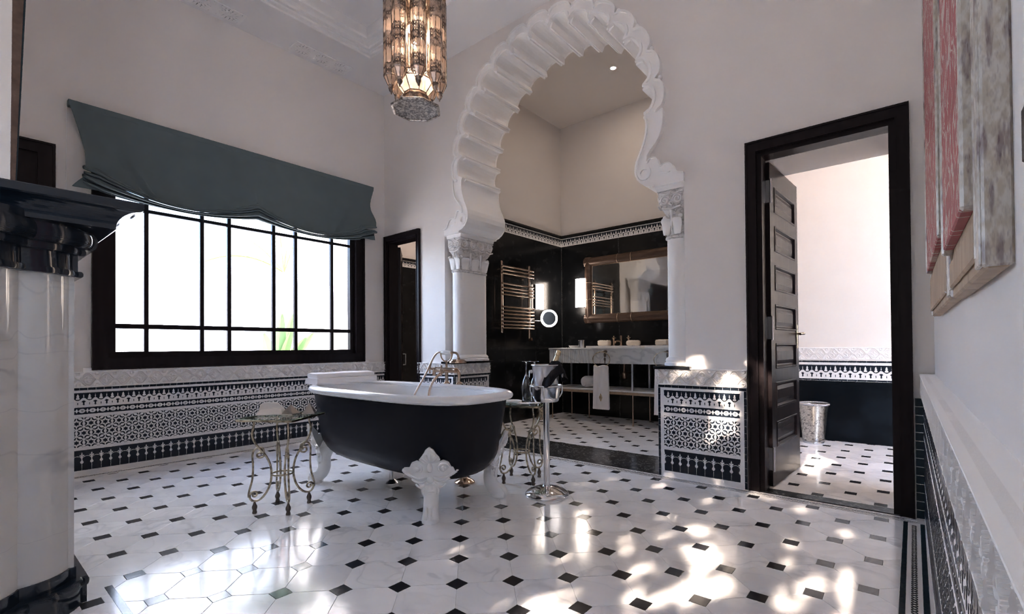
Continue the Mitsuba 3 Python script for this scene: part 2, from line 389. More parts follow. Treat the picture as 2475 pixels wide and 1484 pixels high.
for x0, x1, m, nm in ((-4.076, -4.052, M_TLIGHT, 'border_strip'), (-4.052, -4.046, M_FBLACK, 'border_fillet'), (-4.046, -4.016, M_TLIGHT, 'border_strip'),
                      (-4.016, -4.010, M_FBLACK, 'border_fillet'), (-4.010, -3.985, M_TLIGHT, 'border_strip')):
    strip(x0, x1, -2.6, 1.0, m, nm)
add('chain_inlay', rep(X(X(ch, rz(PI/2)), tr(-4.031, 0, -.0002)), [(0, -1.9+.064*k, 0) for k in range(46)]), M_FBLACK, parent='floor', kind='stuff')
# black border at the fireplace
strip(-1.26, -1.235, -2.6, -1.84, M_FBLACK, 'border_fillet', z=.0006); strip(-1.72, -1.26, -1.865, -1.84, M_FBLACK, 'border_fillet', z=.0006)
# granite threshold under the arch, alcove floor, closet floor
struct('floor_alcove', bx(XA-.14, XAR+.1, YAF+.006, YV+.1, -.2, -.0025), M_GROUT)
add('threshold', bx(-2.87, -.672, YAF+.006, YAB, -.012, .001, .001), M_GRANITE, parent='floor_alcove')
tiled_floor('floor_alcove', sbox(XA, YAB, XAR, YV), (.015, .005))
struct('floor_closet', bx(XAR+.1, 1.7, YAF+.006, YWC+.1, -.2, -.0025), M_GROUT)
add('threshold', bx(-.05, .78, YAF+.006, 1.20, -.012, .004, .002), M_GRANITE, parent='floor_closet')
tiled_floor('floor_closet', sbox(-.32, 1.20, 1.6, YWC), (-.015, -.03))

# ------------------------------------------------------------------ walls
def arch_open(r, n=64, zb=2.13):
    pts = [(AX+r*math.cos(t), AZ+r*math.sin(t)) for t in np.linspace(-.42, PI+.42, n)]
    return Polygon([(-.47, zb)]+pts+[(-3.03, zb)])
DX0, DX1, DZ = -.01, .735, 2.225       # closet door rough opening
LX0, LX1, LZ = -4.06, -3.465, 2.235    # left doorway rough opening
wa = sbox(-4.35, 0, 1.15, 4.6)
wa = wa.difference(sbox(DX0, -1, DX1, DZ)).difference(sbox(LX0, -1, LX1, LZ))
wa = wa.difference(sbox(-3.03, -1, -.471, 2.16)).difference(arch_open(1.075))
struct('wall_arch', [prism(wa.intersection(sbox(-3.25, -1, 2, 5)), YAB-YA, AW, -(YAB-YA)), prism(wa.intersection(sbox(-4.4, -1, -3.25, 5)), .13, AW, -.13)], M_WALL)
# lower piers that carry the columns
PZ = WH-.01
add('pier', [bx(-3.06, -2.885, YA, YAB, 0, PZ), bx(-.657, -.46, YA, YAB, 0, PZ)], M_PLASTER, parent='wall_arch')
WY0, WY1, WZ0, WZ1 = -1.53, .79, .82, 2.40
ww = sbox(YR-.2, 0, YA+.05, 4.6).difference(sbox(WY0, WZ0, WY1, WZ1))
struct('wall_window', prism(ww, .26, WW, -.26), M_WALL)
struct('wall_right', prism(sbox(-.25, 0, 4.5, 4.6), .2, RW, -.2), M_WALL)
rear = sbox(-4.4, 0, 1.2, 4.6).difference(sbox(-.80, 1.12, .80, 2.75)).difference(affinity.translate(affinity.scale(Point(0, 0).buffer(.80, 24), 1, .72), 0, 2.75))
struct('wall_rear', prism(rear, .3, fr((0, YR, 0), (0, -1, 0))), M_WALL)
# ceiling: soffit with a moulded tray
hole = sbox(-3.57, -2.75, .38, .573)
struct('ceiling', prism(sbox(-4.4, YR-.3, 1.3, YA+.05).difference(hole), .05, tr(0, 0, ZC)), M_CEIL)
prof = [(0, 0), (0, .022), (.026, .03), (.03, .05), (.055, .052), (.06, .075), (.085, .095), (.115, .105), (.12, .125), (.12, ZT-ZC)]
ring = []
for o, z in prof:
    ring.append([(-3.57+o, -2.75+o, ZC+z), (.38-o, -2.75+o, ZC+z), (.38-o, .573-o, ZC+z), (-3.57+o, .573-o, ZC+z)])
cm = grid_mesh(np.array(ring), closed_v=True)
add('cornice', cm, M_CEIL, parent='ceiling')
add('tray', bx(-3.6, .42, -2.8, .6, ZT, ZT+.05), M_CEIL, parent='ceiling')
# alcove shell
struct('wall_alcove_left', bx(XA-.14, XA, YAB, YV+.14, 0, ZCA), M_WARM)
struct('wall_alcove_back', bx(XA-.14, XAR+.1, YV, YV+.14, 0, ZCA), M_WARM)
struct('wall_alcove_right', bx(XAR, XAR+.1, YAB, YV, 0, ZCA), M_WARM)
struct('ceiling_alcove', bx(XA-.14, XAR+.1, YAB-.01, YV+.14, ZCA, ZCA+.06), M_WARM)
# closet shell
struct('wall_closet_back', bx(XAR+.1, 1.75, YWC, YWC+.12, 0, ZCW), M_WARM)
struct('wall_closet_right', bx(1.6, 1.75, YAB, YWC, 0, ZCW), M_WARM)
struct('wall_closet_left', bx(XAR+.1, XAR+.16, YAB, YWC, 0, ZCW), M_WARM)
struct('ceiling_closet', bx(XAR+.1, 1.75, YAB-.01, YWC+.12, ZCW, ZCW+.06), M_WARM)
# room beyond the left doorway
struct('wall_passage_side', bx(-3.29, -3.25, YA+.13, YAB, 0, 4.12), M_WARM)
struct('wall_passage_left', bx(-6.35, -6.2, 1.0, 6.2, 0, 4.12), M_WARM)
struct('wall_passage_back', bx(-6.35, XA-.14, 6.1, 6.2, 0, 4.12), M_WARM)
struct('wall_passage_front', bx(-6.35, XW-.25, 1.0, 1.14, 0, 4.12), M_GARDEN)
struct('wall_passage_right', bx(XA-.14, XA-.05, YV+.1, 6.2, 0, 4.12), M_WARM)
struct('ceiling_passage', bx(-6.35, XA-.14, YA+.135, 6.2, 4.12, 4.18), M_WARM)
struct('floor_passage', bx(-6.35, XA-.14, YA+.135, 6.2, -.2, -.003), M_FLOOR)

# ------------------------------------------------------------------ tile wainscots
def vase(w, h):
    return Polygon([(-.46*w, 0), (-.40*w, .30*h), (-.22*w, .45*h), (-.20*w, .55*h), (-.34*w, .62*h), (-.16*w, .74*h), (-.15*w, .86*h), (0, h), (.15*w, .86*h), (.16*w, .74*h), (.34*w, .62*h), (.20*w, .55*h), (.22*w, .45*h), (.40*w, .30*h), (.46*w, 0)])
def bell_period(p, h):
    """dark pieces of one period p of the bell band of height h"""
    top = sbox(-p/2, .5*h, p/2, h)
    v = affinity.translate(vase(p*.42, h*.5), 0, .42*h)
    drop = Polygon([(-.05*p, .70*h), (0, .92*h), (.05*p, .70*h), (0, .6*h)])
    sc = []
    for s in (-1, 1):
        sc.append(Point(s*p/2, .46*h).buffer(.21*p, 8))
        sc.append(affinity.translate(drop, s*p/2, 0))
    top = top.difference(unary_union([v]+sc))
    cres = Point(0, .60*h).buffer(.30*p, 8).difference(Point(0, .68*h).buffer(.31*p, 8)).intersection(sbox(-p/2, 0, p/2, .55*h))
    dia = Polygon([(-.05*p, .15*h), (0, .03*h), (.05*p, .15*h), (0, .26*h)])
    cap = Point(p/2, .26*h).buffer(.19*p, 8).intersection(sbox(0, .27*h, p, h))
    stem = Polygon([(p/2-.09*p, .28*h), (p/2-.06*p, .14*h), (p/2-.10*p, .10*h), (p/2, .0), (p/2+.10*p, .10*h), (p/2+.06*p, .14*h), (p/2+.09*p, .28*h)])
    return [q.simplify(p*.008) for q in polys(unary_union([top.buffer(0)]))], [q.simplify(p*.008) for q in polys(unary_union([cres, dia, cap.union(stem)]))]
def chain_band(p, h):
    r = affinity.scale(Point(0, h/2).buffer(1, 5), .30*p, .30*h).difference(affinity.scale(Point(0, h/2).buffer(1, 5), .16*p, .13*h))
    d = Polygon([(p/2-.13*p, h/2), (p/2, h*.85), (p/2+.13*p, h/2), (p/2, h*.15)])
    d2 = affinity.translate(d, -p, 0)
    bar = sbox(-p/2, h/2-.05*h, p/2, h/2+.05*h)
    return sbox(-p/2, 0, p/2, h).difference(unary_union([r, d, d2, bar])).simplify(p*.01)
def star_poly(ro, ri, n=6):
    return Polygon([((ro if k % 2 == 0 else ri)*math.cos(PI/2+PI*k/n), (ro if k % 2 == 0 else ri)*math.sin(PI/2+PI*k/n)) for k in range(2*n)])
def chev(a):
    return Polygon([(-.07*a, .245*a), (-.235*a, .09*a), (-.235*a, -.09*a), (-.07*a, -.245*a), (-.02*a, -.17*a), (-.10*a, -.055*a), (-.10*a, .055*a), (-.02*a, .17*a)])
def star_field(u0, u1, v0, v1, a=.083):
    region = sbox(u0, v0, u1, v1); ms = []
    dv = a*math.sqrt(3)/2; st = star_poly(.235*a, .125*a); c1 = affinity.scale(chev(a), .92, .95, origin=(-.13*a, 0)); c2 = affinity.rotate(c1, 180, origin=(0, 0))
    kinds = {}
    for nm, q in (('s', st),): kinds[nm] = (q, prism(q, .0012))
    for ai, ang in enumerate((0, 60, 120)):
        for ci, c in enumerate((c1, c2)):
            q = affinity.rotate(c, ang, origin=(0, 0)); kinds[(ai, ci)] = (q, prism(q, .0012))
    place = {k: [] for k in kinds}; cut = []
    for j in range(-1, int((v1-v0)/dv)+2):
        for i in range(-1, int((u1-u0)/a)+3):
            x = u0+.03+(i+.5*(j % 2))*a; y = v0+.035+j*dv
            items = [('s', x, y)]
            for ai, ang in enumerate((0, 60, 120)):
                r = math.radians(ang)
                for ci in (0, 1): items.append(((ai, ci), x+.5*a*math.cos(r), y+.5*a*math.sin(r)))
            for k, px, py in items:
                q = affinity.translate(kinds[k][0], px, py)
                if region.contains(q): place[k].append((px, py, 0))
                elif region.intersects(q): cut.append(q.intersection(region))
    ms = [rep(kinds[k][1], o) for k, o in place.items() if o]
    cm = prism(MultiPolygon([c for q in cut for c in polys(q)]), .0012) if cut else None
    return cat(ms+[cm]) if cm is not None else cat(ms)
def frieze_mesh(L, H=.118, p=.107, depth=.013, step=.0027):
    """carved band: interlaced ogees with a four-lobed flower, a height field closed at its edges"""
    nu, nv = max(int(L/step), 4), int(H/step)
    u = np.linspace(0, L, nu); v = np.linspace(0, H, nv); U, V = np.meshgrid(u, v, indexing='ij')
    x = ((U/p+.5) % 1.0-.5)*p; y = V-H/2; hp = p/2
    k = np.abs(x)/hp
    og = (H*.43)*(np.cos(PI*np.clip(k, 0, 1))*.5+.5)**.85
    d1 = np.abs(np.abs(y)-og)
    h = np.exp(-(d1/.0036)**4)
    og2 = (H*.30)*(np.cos(PI*np.clip(k*1.28, 0, 1))*.5+.5)
    h = np.maximum(h, .8*np.exp(-((np.abs(y)-og2)/.0026)**4)*(k < .78))
    r = np.hypot(x, y); t = np.arctan2(y, x)
    fl = H*.155*(1+.42*np.cos(4*t)); h = np.maximum(h, .85*(r < fl)*np.clip((fl-r)/.004, 0, 1)*(1-.6*np.exp(-(r/.005)**2)))
    x2 = hp-np.abs(x); r2 = np.hypot(x2, np.abs(y)-H*.36); h = np.maximum(h, .7*np.exp(-((r2-.010)/.003)**2))
    edge = (V < .006) | (V > H-.006); h = np.where(edge, .8, h)
    P = np.stack([U, V, .004+depth*h], -1)
    top = grid_mesh(P)
    side = [bx(0, L, 0, H, -.012, .003)]
    return cat([top]+side)
BT = .006     # thickness of the light backing
def wainscot(parent, M, u0, u1, border=(False, False), proud=.02, full=True, arch_piece=None, stars=True):
    w = parent
    add('tile_backing', prism(sbox(u0, 0, u1, .668), proud, M), M_TLIGHT, parent=w)
    fz = frieze_mesh(u1-u0); add('carved_frieze', X(X(fz, tr(u0, .667, proud-.004)), M), M_CARVED, smooth=40, parent=w)
    add('ledge', prism(sbox(u0, WH-.004, u1, WH), proud+.014, M), M_PLASTER, parent=w)
    zt = proud-.0002
    bw = .022; iu0 = u0+(bw if border[0] else 0); iu1 = u1-(bw if border[1] else 0)
    n = max(1, int((u1-u0)/.047)); du = (u1-u0)/n
    pd = mikit.ply(X(bx(.0012, du-.0012, 0, .0185, 0, .0016, .0006), M), M_TDARK)
    for k in range(n):
        o = M[:3, :3]@np.array([u0+k*du, .645, zt]); put('border_tile', pd, tr(*o), w)
    for s, ua in ((0, u0), (1, u1-bw+.003)):
        if not border[s]: continue
        pd2 = mikit.ply(X(bx(.001, .018, 0, .0445, 0, .0016, .0006), M), M_TDARK)
        for k in range(14):
            o = M[:3, :3]@np.array([ua, .0+k*.046, zt]); put('border_tile', pd2, tr(*o), w)
    a0, a1 = iu0+(.022 if border[0] else .002), iu1-(.022 if border[1] else .002)
    # bell band
    p, h = .0665, .096; n = max(1, int(round((a1-a0)/p))); p = (a1-a0)/n
    tops, lows = bell_period(p, h); us = a0+p/2+p*np.arange(n)
    add('bell_mosaic', X(rep(X(cat([prism(q, .0012) for q in tops]), tr(0, .530, zt)), [(u, 0, 0) for u in us]), M), M_TDARK, parent=w, kind='stuff')
    lowm = [X(X(rep(X(prism(q, .0012), tr(0, .530, zt)), [(u, 0, 0) for u in (us[:-1] if q.centroid.x > p*.3 else us)]), M), np.eye(4)) for q in lows if len(us) > 1]
    if lowm: add('bell_mosaic', lowm, M_TDARK, parent=w, kind='stuff')
    if not full: return
    p2 = .060; n = max(1, int(round((a1-a0)/p2))); p2 = (a1-a0)/n
    add('chain_mosaic', X(rep(X(prism(chain_band(p2, .053), .0012), tr(0, .463, zt)), [(a0+p2*(k+.5), 0, 0) for k in range(n)]), M), M_TDARK, parent=w, kind='stuff')
    add('star_mosaic', X(X(star_field(a0, a1, .215, .440), tr(0, 0, zt)), M), M_TDARK, parent=w, kind='stuff')
    # arch tiles at the foot and the dark band with cross finials above them
    p3 = .056; n = max(1, int(round((a1-a0)/p3))); p3 = (a1-a0)/n; hw = p3/2-.0012
    band = sbox(-p3/2, .142, p3/2, .192)
    cross = []
    for s in (-1, 1):
        c = s*p3/2
        cross += [Point(c, .148).buffer(.0070, 4), Point(c, .161).buffer(.0052, 4), Polygon([(c-.004, .163), (c, .178), (c+.004, .163)]), Point(c-.0095, .152).buffer(.0048, 4), Point(c+.0095, .152).buffer(.0048, 4)]
    cross.append(Point(0, .122).buffer(.0272, 12))
    bd = band.difference(unary_union(cross)).simplify(.0004)
    add('cross_mosaic', X(rep(X(prism(bd, .0012), tr(0, 0, zt)), [(a0+p3*(k+.5), 0, 0) for k in range(n)]), M), M_TDARK, parent=w, kind='stuff')
    ar = unary_union([sbox(-hw, .040, hw, .098).difference(unary_union([Point(s*p3/2, .099).buffer(.0085, 4) for s in (-1, 1)])), affinity.scale(Point(0, .122).buffer(.0245, 10), 1.04, .97), sbox(-.018, .09, .018, .12)]).simplify(.0005)
    pd = mikit.ply(X(prism(ar, .0014), M), M_TDARK)
    for k in range(n):
        o = M[:3, :3]@np.array([a0+p3*(k+.5), 0, zt]); put('arch_tile', pd, tr(*o), w)
def part(parent, name): return numbered(parent+'__'+name)
w = part('wall_window', 'wainscot'); wainscot(w, WW, -2.0, YAF+.004, border=(False, False), proud=XWF-XW)
w = part('wall_arch', 'wainscot'); wainscot(w, AW, -.672, -.062, border=(True, True), proud=YA-YAF)
w = part('wall_arch', 'wainscot'); wainscot(w, AW, -3.46, -2.872, border=(False, True), proud=YA-YAF)
PL = fr((-2.885, 0, 0), (1, 0, 0)); PRR = fr((-.657, 0, 0), (-1, 0, 0))
w = part('wall_arch', 'wainscot'); wainscot(w, PL, YAF, YAB, border=(True, True), proud=.014)
w = part('wall_arch', 'wainscot'); wainscot(w, PRR, -YAB, -YAF, border=(True, True), proud=.014)
w = part('wall_right', 'wainscot'); wainscot(w, RW, .02, 3.3, border=(False, False), proud=.05)
# teal tile strip between the closet door frame and the right wall
add('strip_backing', prism(sbox(.786, 0, .835, .655), .018, AW), M_TLIGHT, parent='wall_arch')
pd = mikit.ply(X(bx(.001, .040, .0015, .0445, 0, .003, .001), AW), M_TTEAL)
for k in range(14):
    o = AW[:3, :3]@np.array([.787, .004+k*.0465, .0178]); put('strip_tile', pd, tr(*o), 'wall_arch')
# friezes and black slabs of the alcove, the passage and the closet
def tile_frieze(parent, M, u0, u1, z0=2.39, z1=2.555):
    w = part(parent, 'frieze')
    add('frieze_backing', prism(sbox(u0, z0, u1, z1-.045), .018, M), M_TLIGHT, parent=w)
    cap = [(0, z1-.05), (.03, z1-.05), (.036, z1-.03), (.03, z1-.006), (0, z1)]
    P = np.array([[(u, z, o) for o, z in cap] for u in (u0, u1)])
    add('cap_moulding', X(grid_mesh(P), M), M_BSTONE, parent=w)
    p = .071; n = int(round((u1-u0)/p)); p = (u1-u0)/n; tops, lows = bell_period(p, .092); us = u0+p*(np.arange(n)+.5)
    ms = [X(rep(X(prism(q, .0014), tr(0, z0+.012, .0178)), [(u, 0, 0) for u in (us[:-1] if q.centroid.x > p*.3 else us)]), M) for q in tops+lows]
    add('bell_mosaic', ms, M_TDARK, parent=w, kind='stuff')
def slabs(parent, M, cuts, z0, z1, t=.015):
    for a, b in zip(cuts[:-1], cuts[1:]):
        add('stone_panel', X(bx(a+.0012, b-.0012, z0, z1, 0, t, .0015), M), M_BSTONE, parent=parent)
    add('panel_joint', prism(sbox(cuts[0], z0, cuts[-1], z1), t-.004, M), M_GROUT, parent=parent)
ML = fr((XA, 0, 0), (1, 0, 0)); MBk = fr((0, YV, 0), (0, -1, 0)); MR2 = fr((XAR, 0, 0), (-1, 0, 0))
tile_frieze('wall_alcove_left', ML, YAB, YV); tile_frieze('wall_alcove_back', MBk, XA, XAR); tile_frieze('wall_alcove_right', MR2, -YV, -YAB)
slabs('wall_alcove_left', ML, [YAB, 2.18, 2.812, YV-.016], 0, 2.39)
slabs('wall_alcove_back', MBk, [XA+.016, -2.219, -1.29, XAR-.016], 0, 2.39)
slabs('wall_alcove_right', MR2, [-YV+.016, -2.8, -2.2, -YAB], 0, 2.39)
MP = fr((-6.2, 0, 0), (1, 0, 0))
tile_frieze('wall_passage_left', MP, 1.2, 6.0); slabs('wall_passage_left', MP, [1.2, 2.0, 2.65, 3.3, 3.9, 4.6, 6.0], 0, 2.39)
MC = fr((0, YWC, 0), (0, -1, 0))
w = part('wall_closet_back', 'wainscot')
def closet_band(M, u0, u1):
    add('frieze_backing', prism(sbox(u0, .59, u1, .80), .018, M), M_TLIGHT, parent=w)
    add('carved_frieze', X(X(frieze_mesh(u1-u0), tr(u0, .80, .024)), M), M_CARVED, smooth=40, parent=w)
    add('ledge', prism(sbox(u0, .916, u1, .922), .04, M), M_PLASTER, parent=w)
    n = int((u1-u0)/.075); du = (u1-u0)/n
    pd = mikit.ply(X(bx(.001, du-.001, 0, .016, 0, .0016, .0006), M), M_TDARK)
    for z in (.772, .592):
        for k in range(n): put('border_tile', pd, tr(*(M[:3, :3]@np.array([u0+k*du, z, .0178]))), w)
    p = .081; m = int(round((u1-u0)/p)); p = (u1-u0)/m; tops, lows = bell_period(p, .125); us = u0+p*(np.arange(m)+.5)
    pds = [mikit.ply(X(prism(q, .0014), M), M_TDARK) for q in tops+lows]
    for q, pd in zip(tops+lows, pds):
        for u in (us[:-1] if q.centroid.x > p*.3 else us): put('bell_tile', pd, tr(*(M[:3, :3]@np.array([u, .622, .0178]))), w)
    add('stone_panel', prism(sbox(u0, 0, u1, .59), .019, M), M_CLOSET, parent=w)
closet_band(MC, XAR+.17, 1.59)
# dado ledge cap of the left wall's sill strip
add('sill_strip', prism(sbox(-1.6, WH, .86, .815), .03, WW), M_PLASTER, parent='wall_window')

# ------------------------------------------------------------------ arch moulding (lobed horseshoe)
NL = 15; A0, A1 = math.radians(-4.7), math.radians(186.3); dA = (A1-A0)/NL
def lobes(r_notch, bulge, side=+1):
    pts = []
    for k in range(NL):
        t0, t1 = A0+k*dA, A0+(k+1)*dA
        for s in np.linspace(0, 1, 9)[:-1]:
            t = t0+(t1-t0)*s; r = r_notch+bulge*math.sqrt(max(0, 1-(2*s-1)**2))
            pts.append((AX+r*math.cos(t), AZ+r*math.sin(t)))
    pts.append((AX+r_notch*math.cos(A1), AZ+r_notch*math.sin(A1)))
    return pts
def mirror_pts(p): return [(2*AX-x, z) for x, z in p][::-1]
# curl below the last lobe, right side (x, z) from the last notch down to the springing
inner_curl = spline([(AX+.99, AZ-.13), (-.752, 2.51), (-.785, 2.42), (-.825, 2.33), (-.828, 2.235), (-.775, 2.165), (-.70, 2.135)], 14)
outer_curl = spline([(AX+1.13, AZ-.10), (-.612, 2.56), (-.66, 2.45), (-.735, 2.36), (-.735, 2.325)], 9)
outer_tail = spline([(-.735, 2.325), (-.69, 2.352), (-.650, 2.325), (-.632, 2.275), (-.590, 2.285), (-.545, 2.265), (-.515, 2.215), (-.462, 2.190)], 22)
inn = lobes(.978, .072)
full_in = [tuple(q) for q in inner_curl[::-1]]+inn+[tuple(q) for q in mirror_pts(inner_curl[::-1])]
out = lobes(1.082, .060)
oc = [tuple(q) for q in outer_tail[::-1]]+[tuple(q) for q in outer_curl[::-1]]
full_out = oc+out+mirror_pts(oc)
close_in = [(-.47, 2.135)]; 
solid_out = Polygon([(-.462, 2.125)]+full_out+[(2*AX+.462, 2.125)]).buffer(0)
solid_in = Polygon([(-.70, 2.10)]+full_in+[(2*AX+.70, 2.10)]).buffer(0)
# body that fills the wall opening through its whole depth
body = arch_open(1.078).union(sbox(-3.03, 2.12, -.471, 2.2)).difference(solid_in).intersection(sbox(-3.03, 2.125, -.471, 4.2))
tk = struct('trim_1', prism(body, YAB-YA+.012, AW, -(YAB-YA)-.006), M_PLASTER)
band = solid_out.difference(solid_in).intersection(sbox(-3.03, 2.12, -.462, 4.2))
add('archivolt', [prism(band, .034, AW, -.006), prism(band, .02, fr((0, YAB, 0), (0, 1, 0)) @ np.diag([-1, 1, 1, 1]), -.006)], M_PLASTER, parent=tk)
line_o = LineString(full_out[2:-2]).buffer(-0) if False else LineString(lobes(1.078, .056)).buffer(.011, quad_segs=3)
line_i = LineString(lobes(.994, .070)).buffer(.010, quad_segs=3)
add('bead', [prism(line_o.intersection(band),  .020, AW, .024), prism(line_i.intersection(band), .020, AW, .024)], M_PLASTER, parent=tk)
cu = LineString([(x+.0, z) for x, z in inner_curl]).buffer(.014); cu2 = affinity.scale(cu, -1, 1, origin=(AX, 0))
co = LineString(oc).buffer(.011); co2 = affinity.scale(co, -1, 1, origin=(AX, 0))
rosettes = unary_union([Point(-.755, 2.245).buffer(.052, 8).difference(Point(-.755, 2.245).buffer(.030, 8)), affinity.rotate(affinity.scale(Point(-.60, 2.225).buffer(.02, 6), 2.2, .6), -15)])
rs2 = affinity.scale(rosettes, -1, 1, origin=(AX, 0))
add('scroll', [prism(unary_union([cu, co, rosettes]).intersection(band), .016, AW, .026), prism(unary_union([cu2, co2, rs2]).intersection(band), .016, AW, .026)], M_PLASTER, parent=tk)
# small knobs at the notches and ribs on the soffit
kn = []; 
for k in range(NL+1):
    t = A0+k*dA
    kn.append(X(ell((AX+1.112*math.cos(t), AZ+1.112*math.sin(t), .016), (.018, .018, .018), 1), AW))
    t2 = t
    c = np.array([AX+.985*math.cos(t2), AZ+.985*math.sin(t2)]); rad = np.array([math.cos(t2), math.sin(t2)]); tan = np.array([-rad[1], rad[0]])
    q = Polygon([c+tan*.022-rad*.020, c+tan*.030+rad*.03, c-tan*.030+rad*.03, c-tan*.022-rad*.020, c-tan*.006-rad*.020, c-tan*.004-rad*.006, c+tan*.004-rad*.006, c+tan*.006-rad*.020])
    add('rib', prism(q, YAB-YA+.006, AW, -(YAB-YA)-.003), M_PLASTER, parent=tk)
add('notch_leaf', kn, M_PLASTER, smooth=True, parent=tk)

# ------------------------------------------------------------------ columns under the arch
def rrect(x0, x1, y0, y1, r, n=6): return sbox(x0+r, y0+r, x1-r, y1-r).buffer(r, quad_segs=n)
def loft(sections):
    """sections: list of (poly ring points (n,2), z)"""
    P = np.array([[(x, y, z) for x, y in ring] for ring, z in sections]); return grid_mesh(P, closed_v=True)
def ringpts(x0, x1, y0, y1, r, n=6):
    c = np.array(rrect(x0, x1, y0, y1, max(r, 1e-4), n).exterior.coords)[:-1]
    if Polygon(c).exterior.is_ccw is False: c = c[::-1]
    return c
def column(key_label, mx):
    """mx: x -> x, mirrored for the right-hand one"""
    k = thing('column', key_label, 'column')
    def L(sec): 
        m = loft([([(mx(x), y) for x, y in ringpts(*a)], z) for a, z in sec]); m.faces = m.faces if mx(1) > mx(0) else m.faces[:, ::-1]; return m
    X0, X1, Y0, Y1 = -2.995, -2.80, YA+.012, YAB-.02
    cxm = (X0+X1)/2; 
    sh = (-2.985, -2.835, YA+.03, YAB-.05, .07)
    add('shaft', L([(sh, .86), (sh, 1.74)]), M_PLASTER, smooth=40, parent=k)
    g0 = lambda d: (-2.985-d, -2.835+d, YA+.03-d, YAB-.05+d, .07+d)
    add('base', L([(g0(.03), .803), (g0(.03), .822), (g0(.018), .828), (g0(.022), .842), (g0(.015), .856), (g0(.004), .864), (g0(0), .87)]), M_PLASTER, smooth=40, parent=k)
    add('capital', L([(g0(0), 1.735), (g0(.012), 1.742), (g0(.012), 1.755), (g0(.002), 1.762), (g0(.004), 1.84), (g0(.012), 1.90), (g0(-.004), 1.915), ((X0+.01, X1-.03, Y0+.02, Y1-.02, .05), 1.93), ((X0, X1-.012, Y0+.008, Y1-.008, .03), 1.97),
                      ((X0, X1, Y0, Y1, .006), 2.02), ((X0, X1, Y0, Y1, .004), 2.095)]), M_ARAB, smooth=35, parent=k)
    add('abacus', L([((X0-.006, X1+.008, Y0-.008, Y1+.008, .002), 2.092), ((X0-.006, X1+.014, Y0-.012, Y1+.012, .002), 2.118), ((X0-.01, X1+.02, Y0-.015, Y1+.01, .002), 2.135), ((X0+.02, X0+.022, Y0+.02, Y0+.022, .0005), 2.135)]), M_PLASTER, parent=k)
    # carved scrolls on the bell, leaves and volutes beneath
    sc = []
    fx = fr((0, Y0, 0), (0, -1, 0))
    def spiral(c, r, turns, s=1, a0=0):
        t = np.linspace(0, turns*2*PI, int(20*turns)); rr = r*(1-.8*t/t[-1]); return [(c[0]+s*q*math.cos(a+a0), c[1]+q*math.sin(a+a0)) for q, a in zip(rr, t)]
    lines = [spiral((cxm-.048, 2.02), .036, 1.8), spiral((cxm+.048, 2.02), .036, 1.8, -1), [(cxm-.085, 2.08), (cxm-.03, 2.06), (cxm, 2.085), (cxm+.03, 2.06), (cxm+.085, 2.08)], spiral((cxm, 1.99), .018, 1.2), [(cxm-.07, 1.965), (cxm, 1.95), (cxm+.07, 1.965)]]
    for l in lines:
        sc.append(tube(np.array([(mx(x), Y0-.001, z) for x, z in l]), .0075, 6))
    ys = np.linspace(Y0+.05, Y1-.05, 4)
    for j, y in enumerate(ys):
        for l in (spiral((0, 2.03), .045, 2.0, 1 if j % 2 else -1), [(-.055, 2.08), (0, 2.07), (.055, 2.08)], [(-.05, 1.985), (0, 1.97), (.05, 1.985)]):
            sc.append(tube(np.array([(mx(X1+.001), y+a, z) for a, z in l]), .0075, 6))
    add('carving', sc, M_CARVED, smooth=True, parent=k)
    lv = []
    def leaf_at(px, py, nx, ny, w_, h0=1.765, h1=1.90):
        tx, ty = -ny, nx; rows = []
        for q in np.linspace(0, 1, 10):
            z = h0+(h1-h0)*q-.02*max(0, q-.85)/.15; out_ = .006+.010*q+.030*max(0, q-.6)**1.5/.25; wd = w_*(.62+.38*math.sin(PI*min(q, .8)/1.6))*(1 if q < .8 else 1-.9*(q-.8)/.2*.6)
            rows.append([(mx(px+tx*wd*u+nx*(out_+.006*(1-u*u))), py+ty*wd*u+ny*(out_+.006*(1-u*u)), z) for u in np.linspace(-1, 1, 7)])
        return grid_mesh(np.array(rows))
    cs_ = [(cxm-.040, YA+.032, 0, -1), (cxm+.042, YA+.032, 0, -1)]+[(-2.837, y, 1, 0) for y in np.linspace(YA+.10, YAB-.12, 3)]
    for c in cs_: lv.append(leaf_at(*c, .036 if c[2] == 0 else .058))
    for (px, py) in ((-2.965, YA+.025), (-2.848, YA+.030), (-2.832, YA+.048), (-2.832, YAB-.07)):
        lv.append(ell((mx(px), py-.012 if py < YA+.04 else py, 1.893), (.017, .017, .016), 2))
    for (px, py, nx, ny) in ((cxm, YA+.03, 0, -1), (-2.835, YA+.175, 1, 0), (-2.835, YA+.325, 1, 0)):
        mid = np.array([(px+nx*.018, py+ny*.018, 1.945), (px+nx*.014, py+ny*.014, 1.88), (px+nx*.010, py+ny*.010, 1.79)]); mid[:, 0] = [mx(x) for x in mid[:, 0]]
        lv.append(tube(spline(mid, 8), np.linspace(.012, .0025, 8), 6))
    add('leaf', lv, M_PLASTER, smooth=True, parent=k)
    return k
column('white plaster column standing on the tiled pier left of the arch, beside the narrow doorway', lambda x: x)
column('white plaster column half hidden behind the wall edge at the right side of the arch', lambda x: -3.468-x)
for a, b, nm in ((-3.05, -2.845, 0), (-.70, -.43, 1)):
    add('ledge_slab', bx(a, b, YA-.045, YAB+.03, PZ+.003, PZ+.026, .003), M_BSTONE, parent='wall_arch')

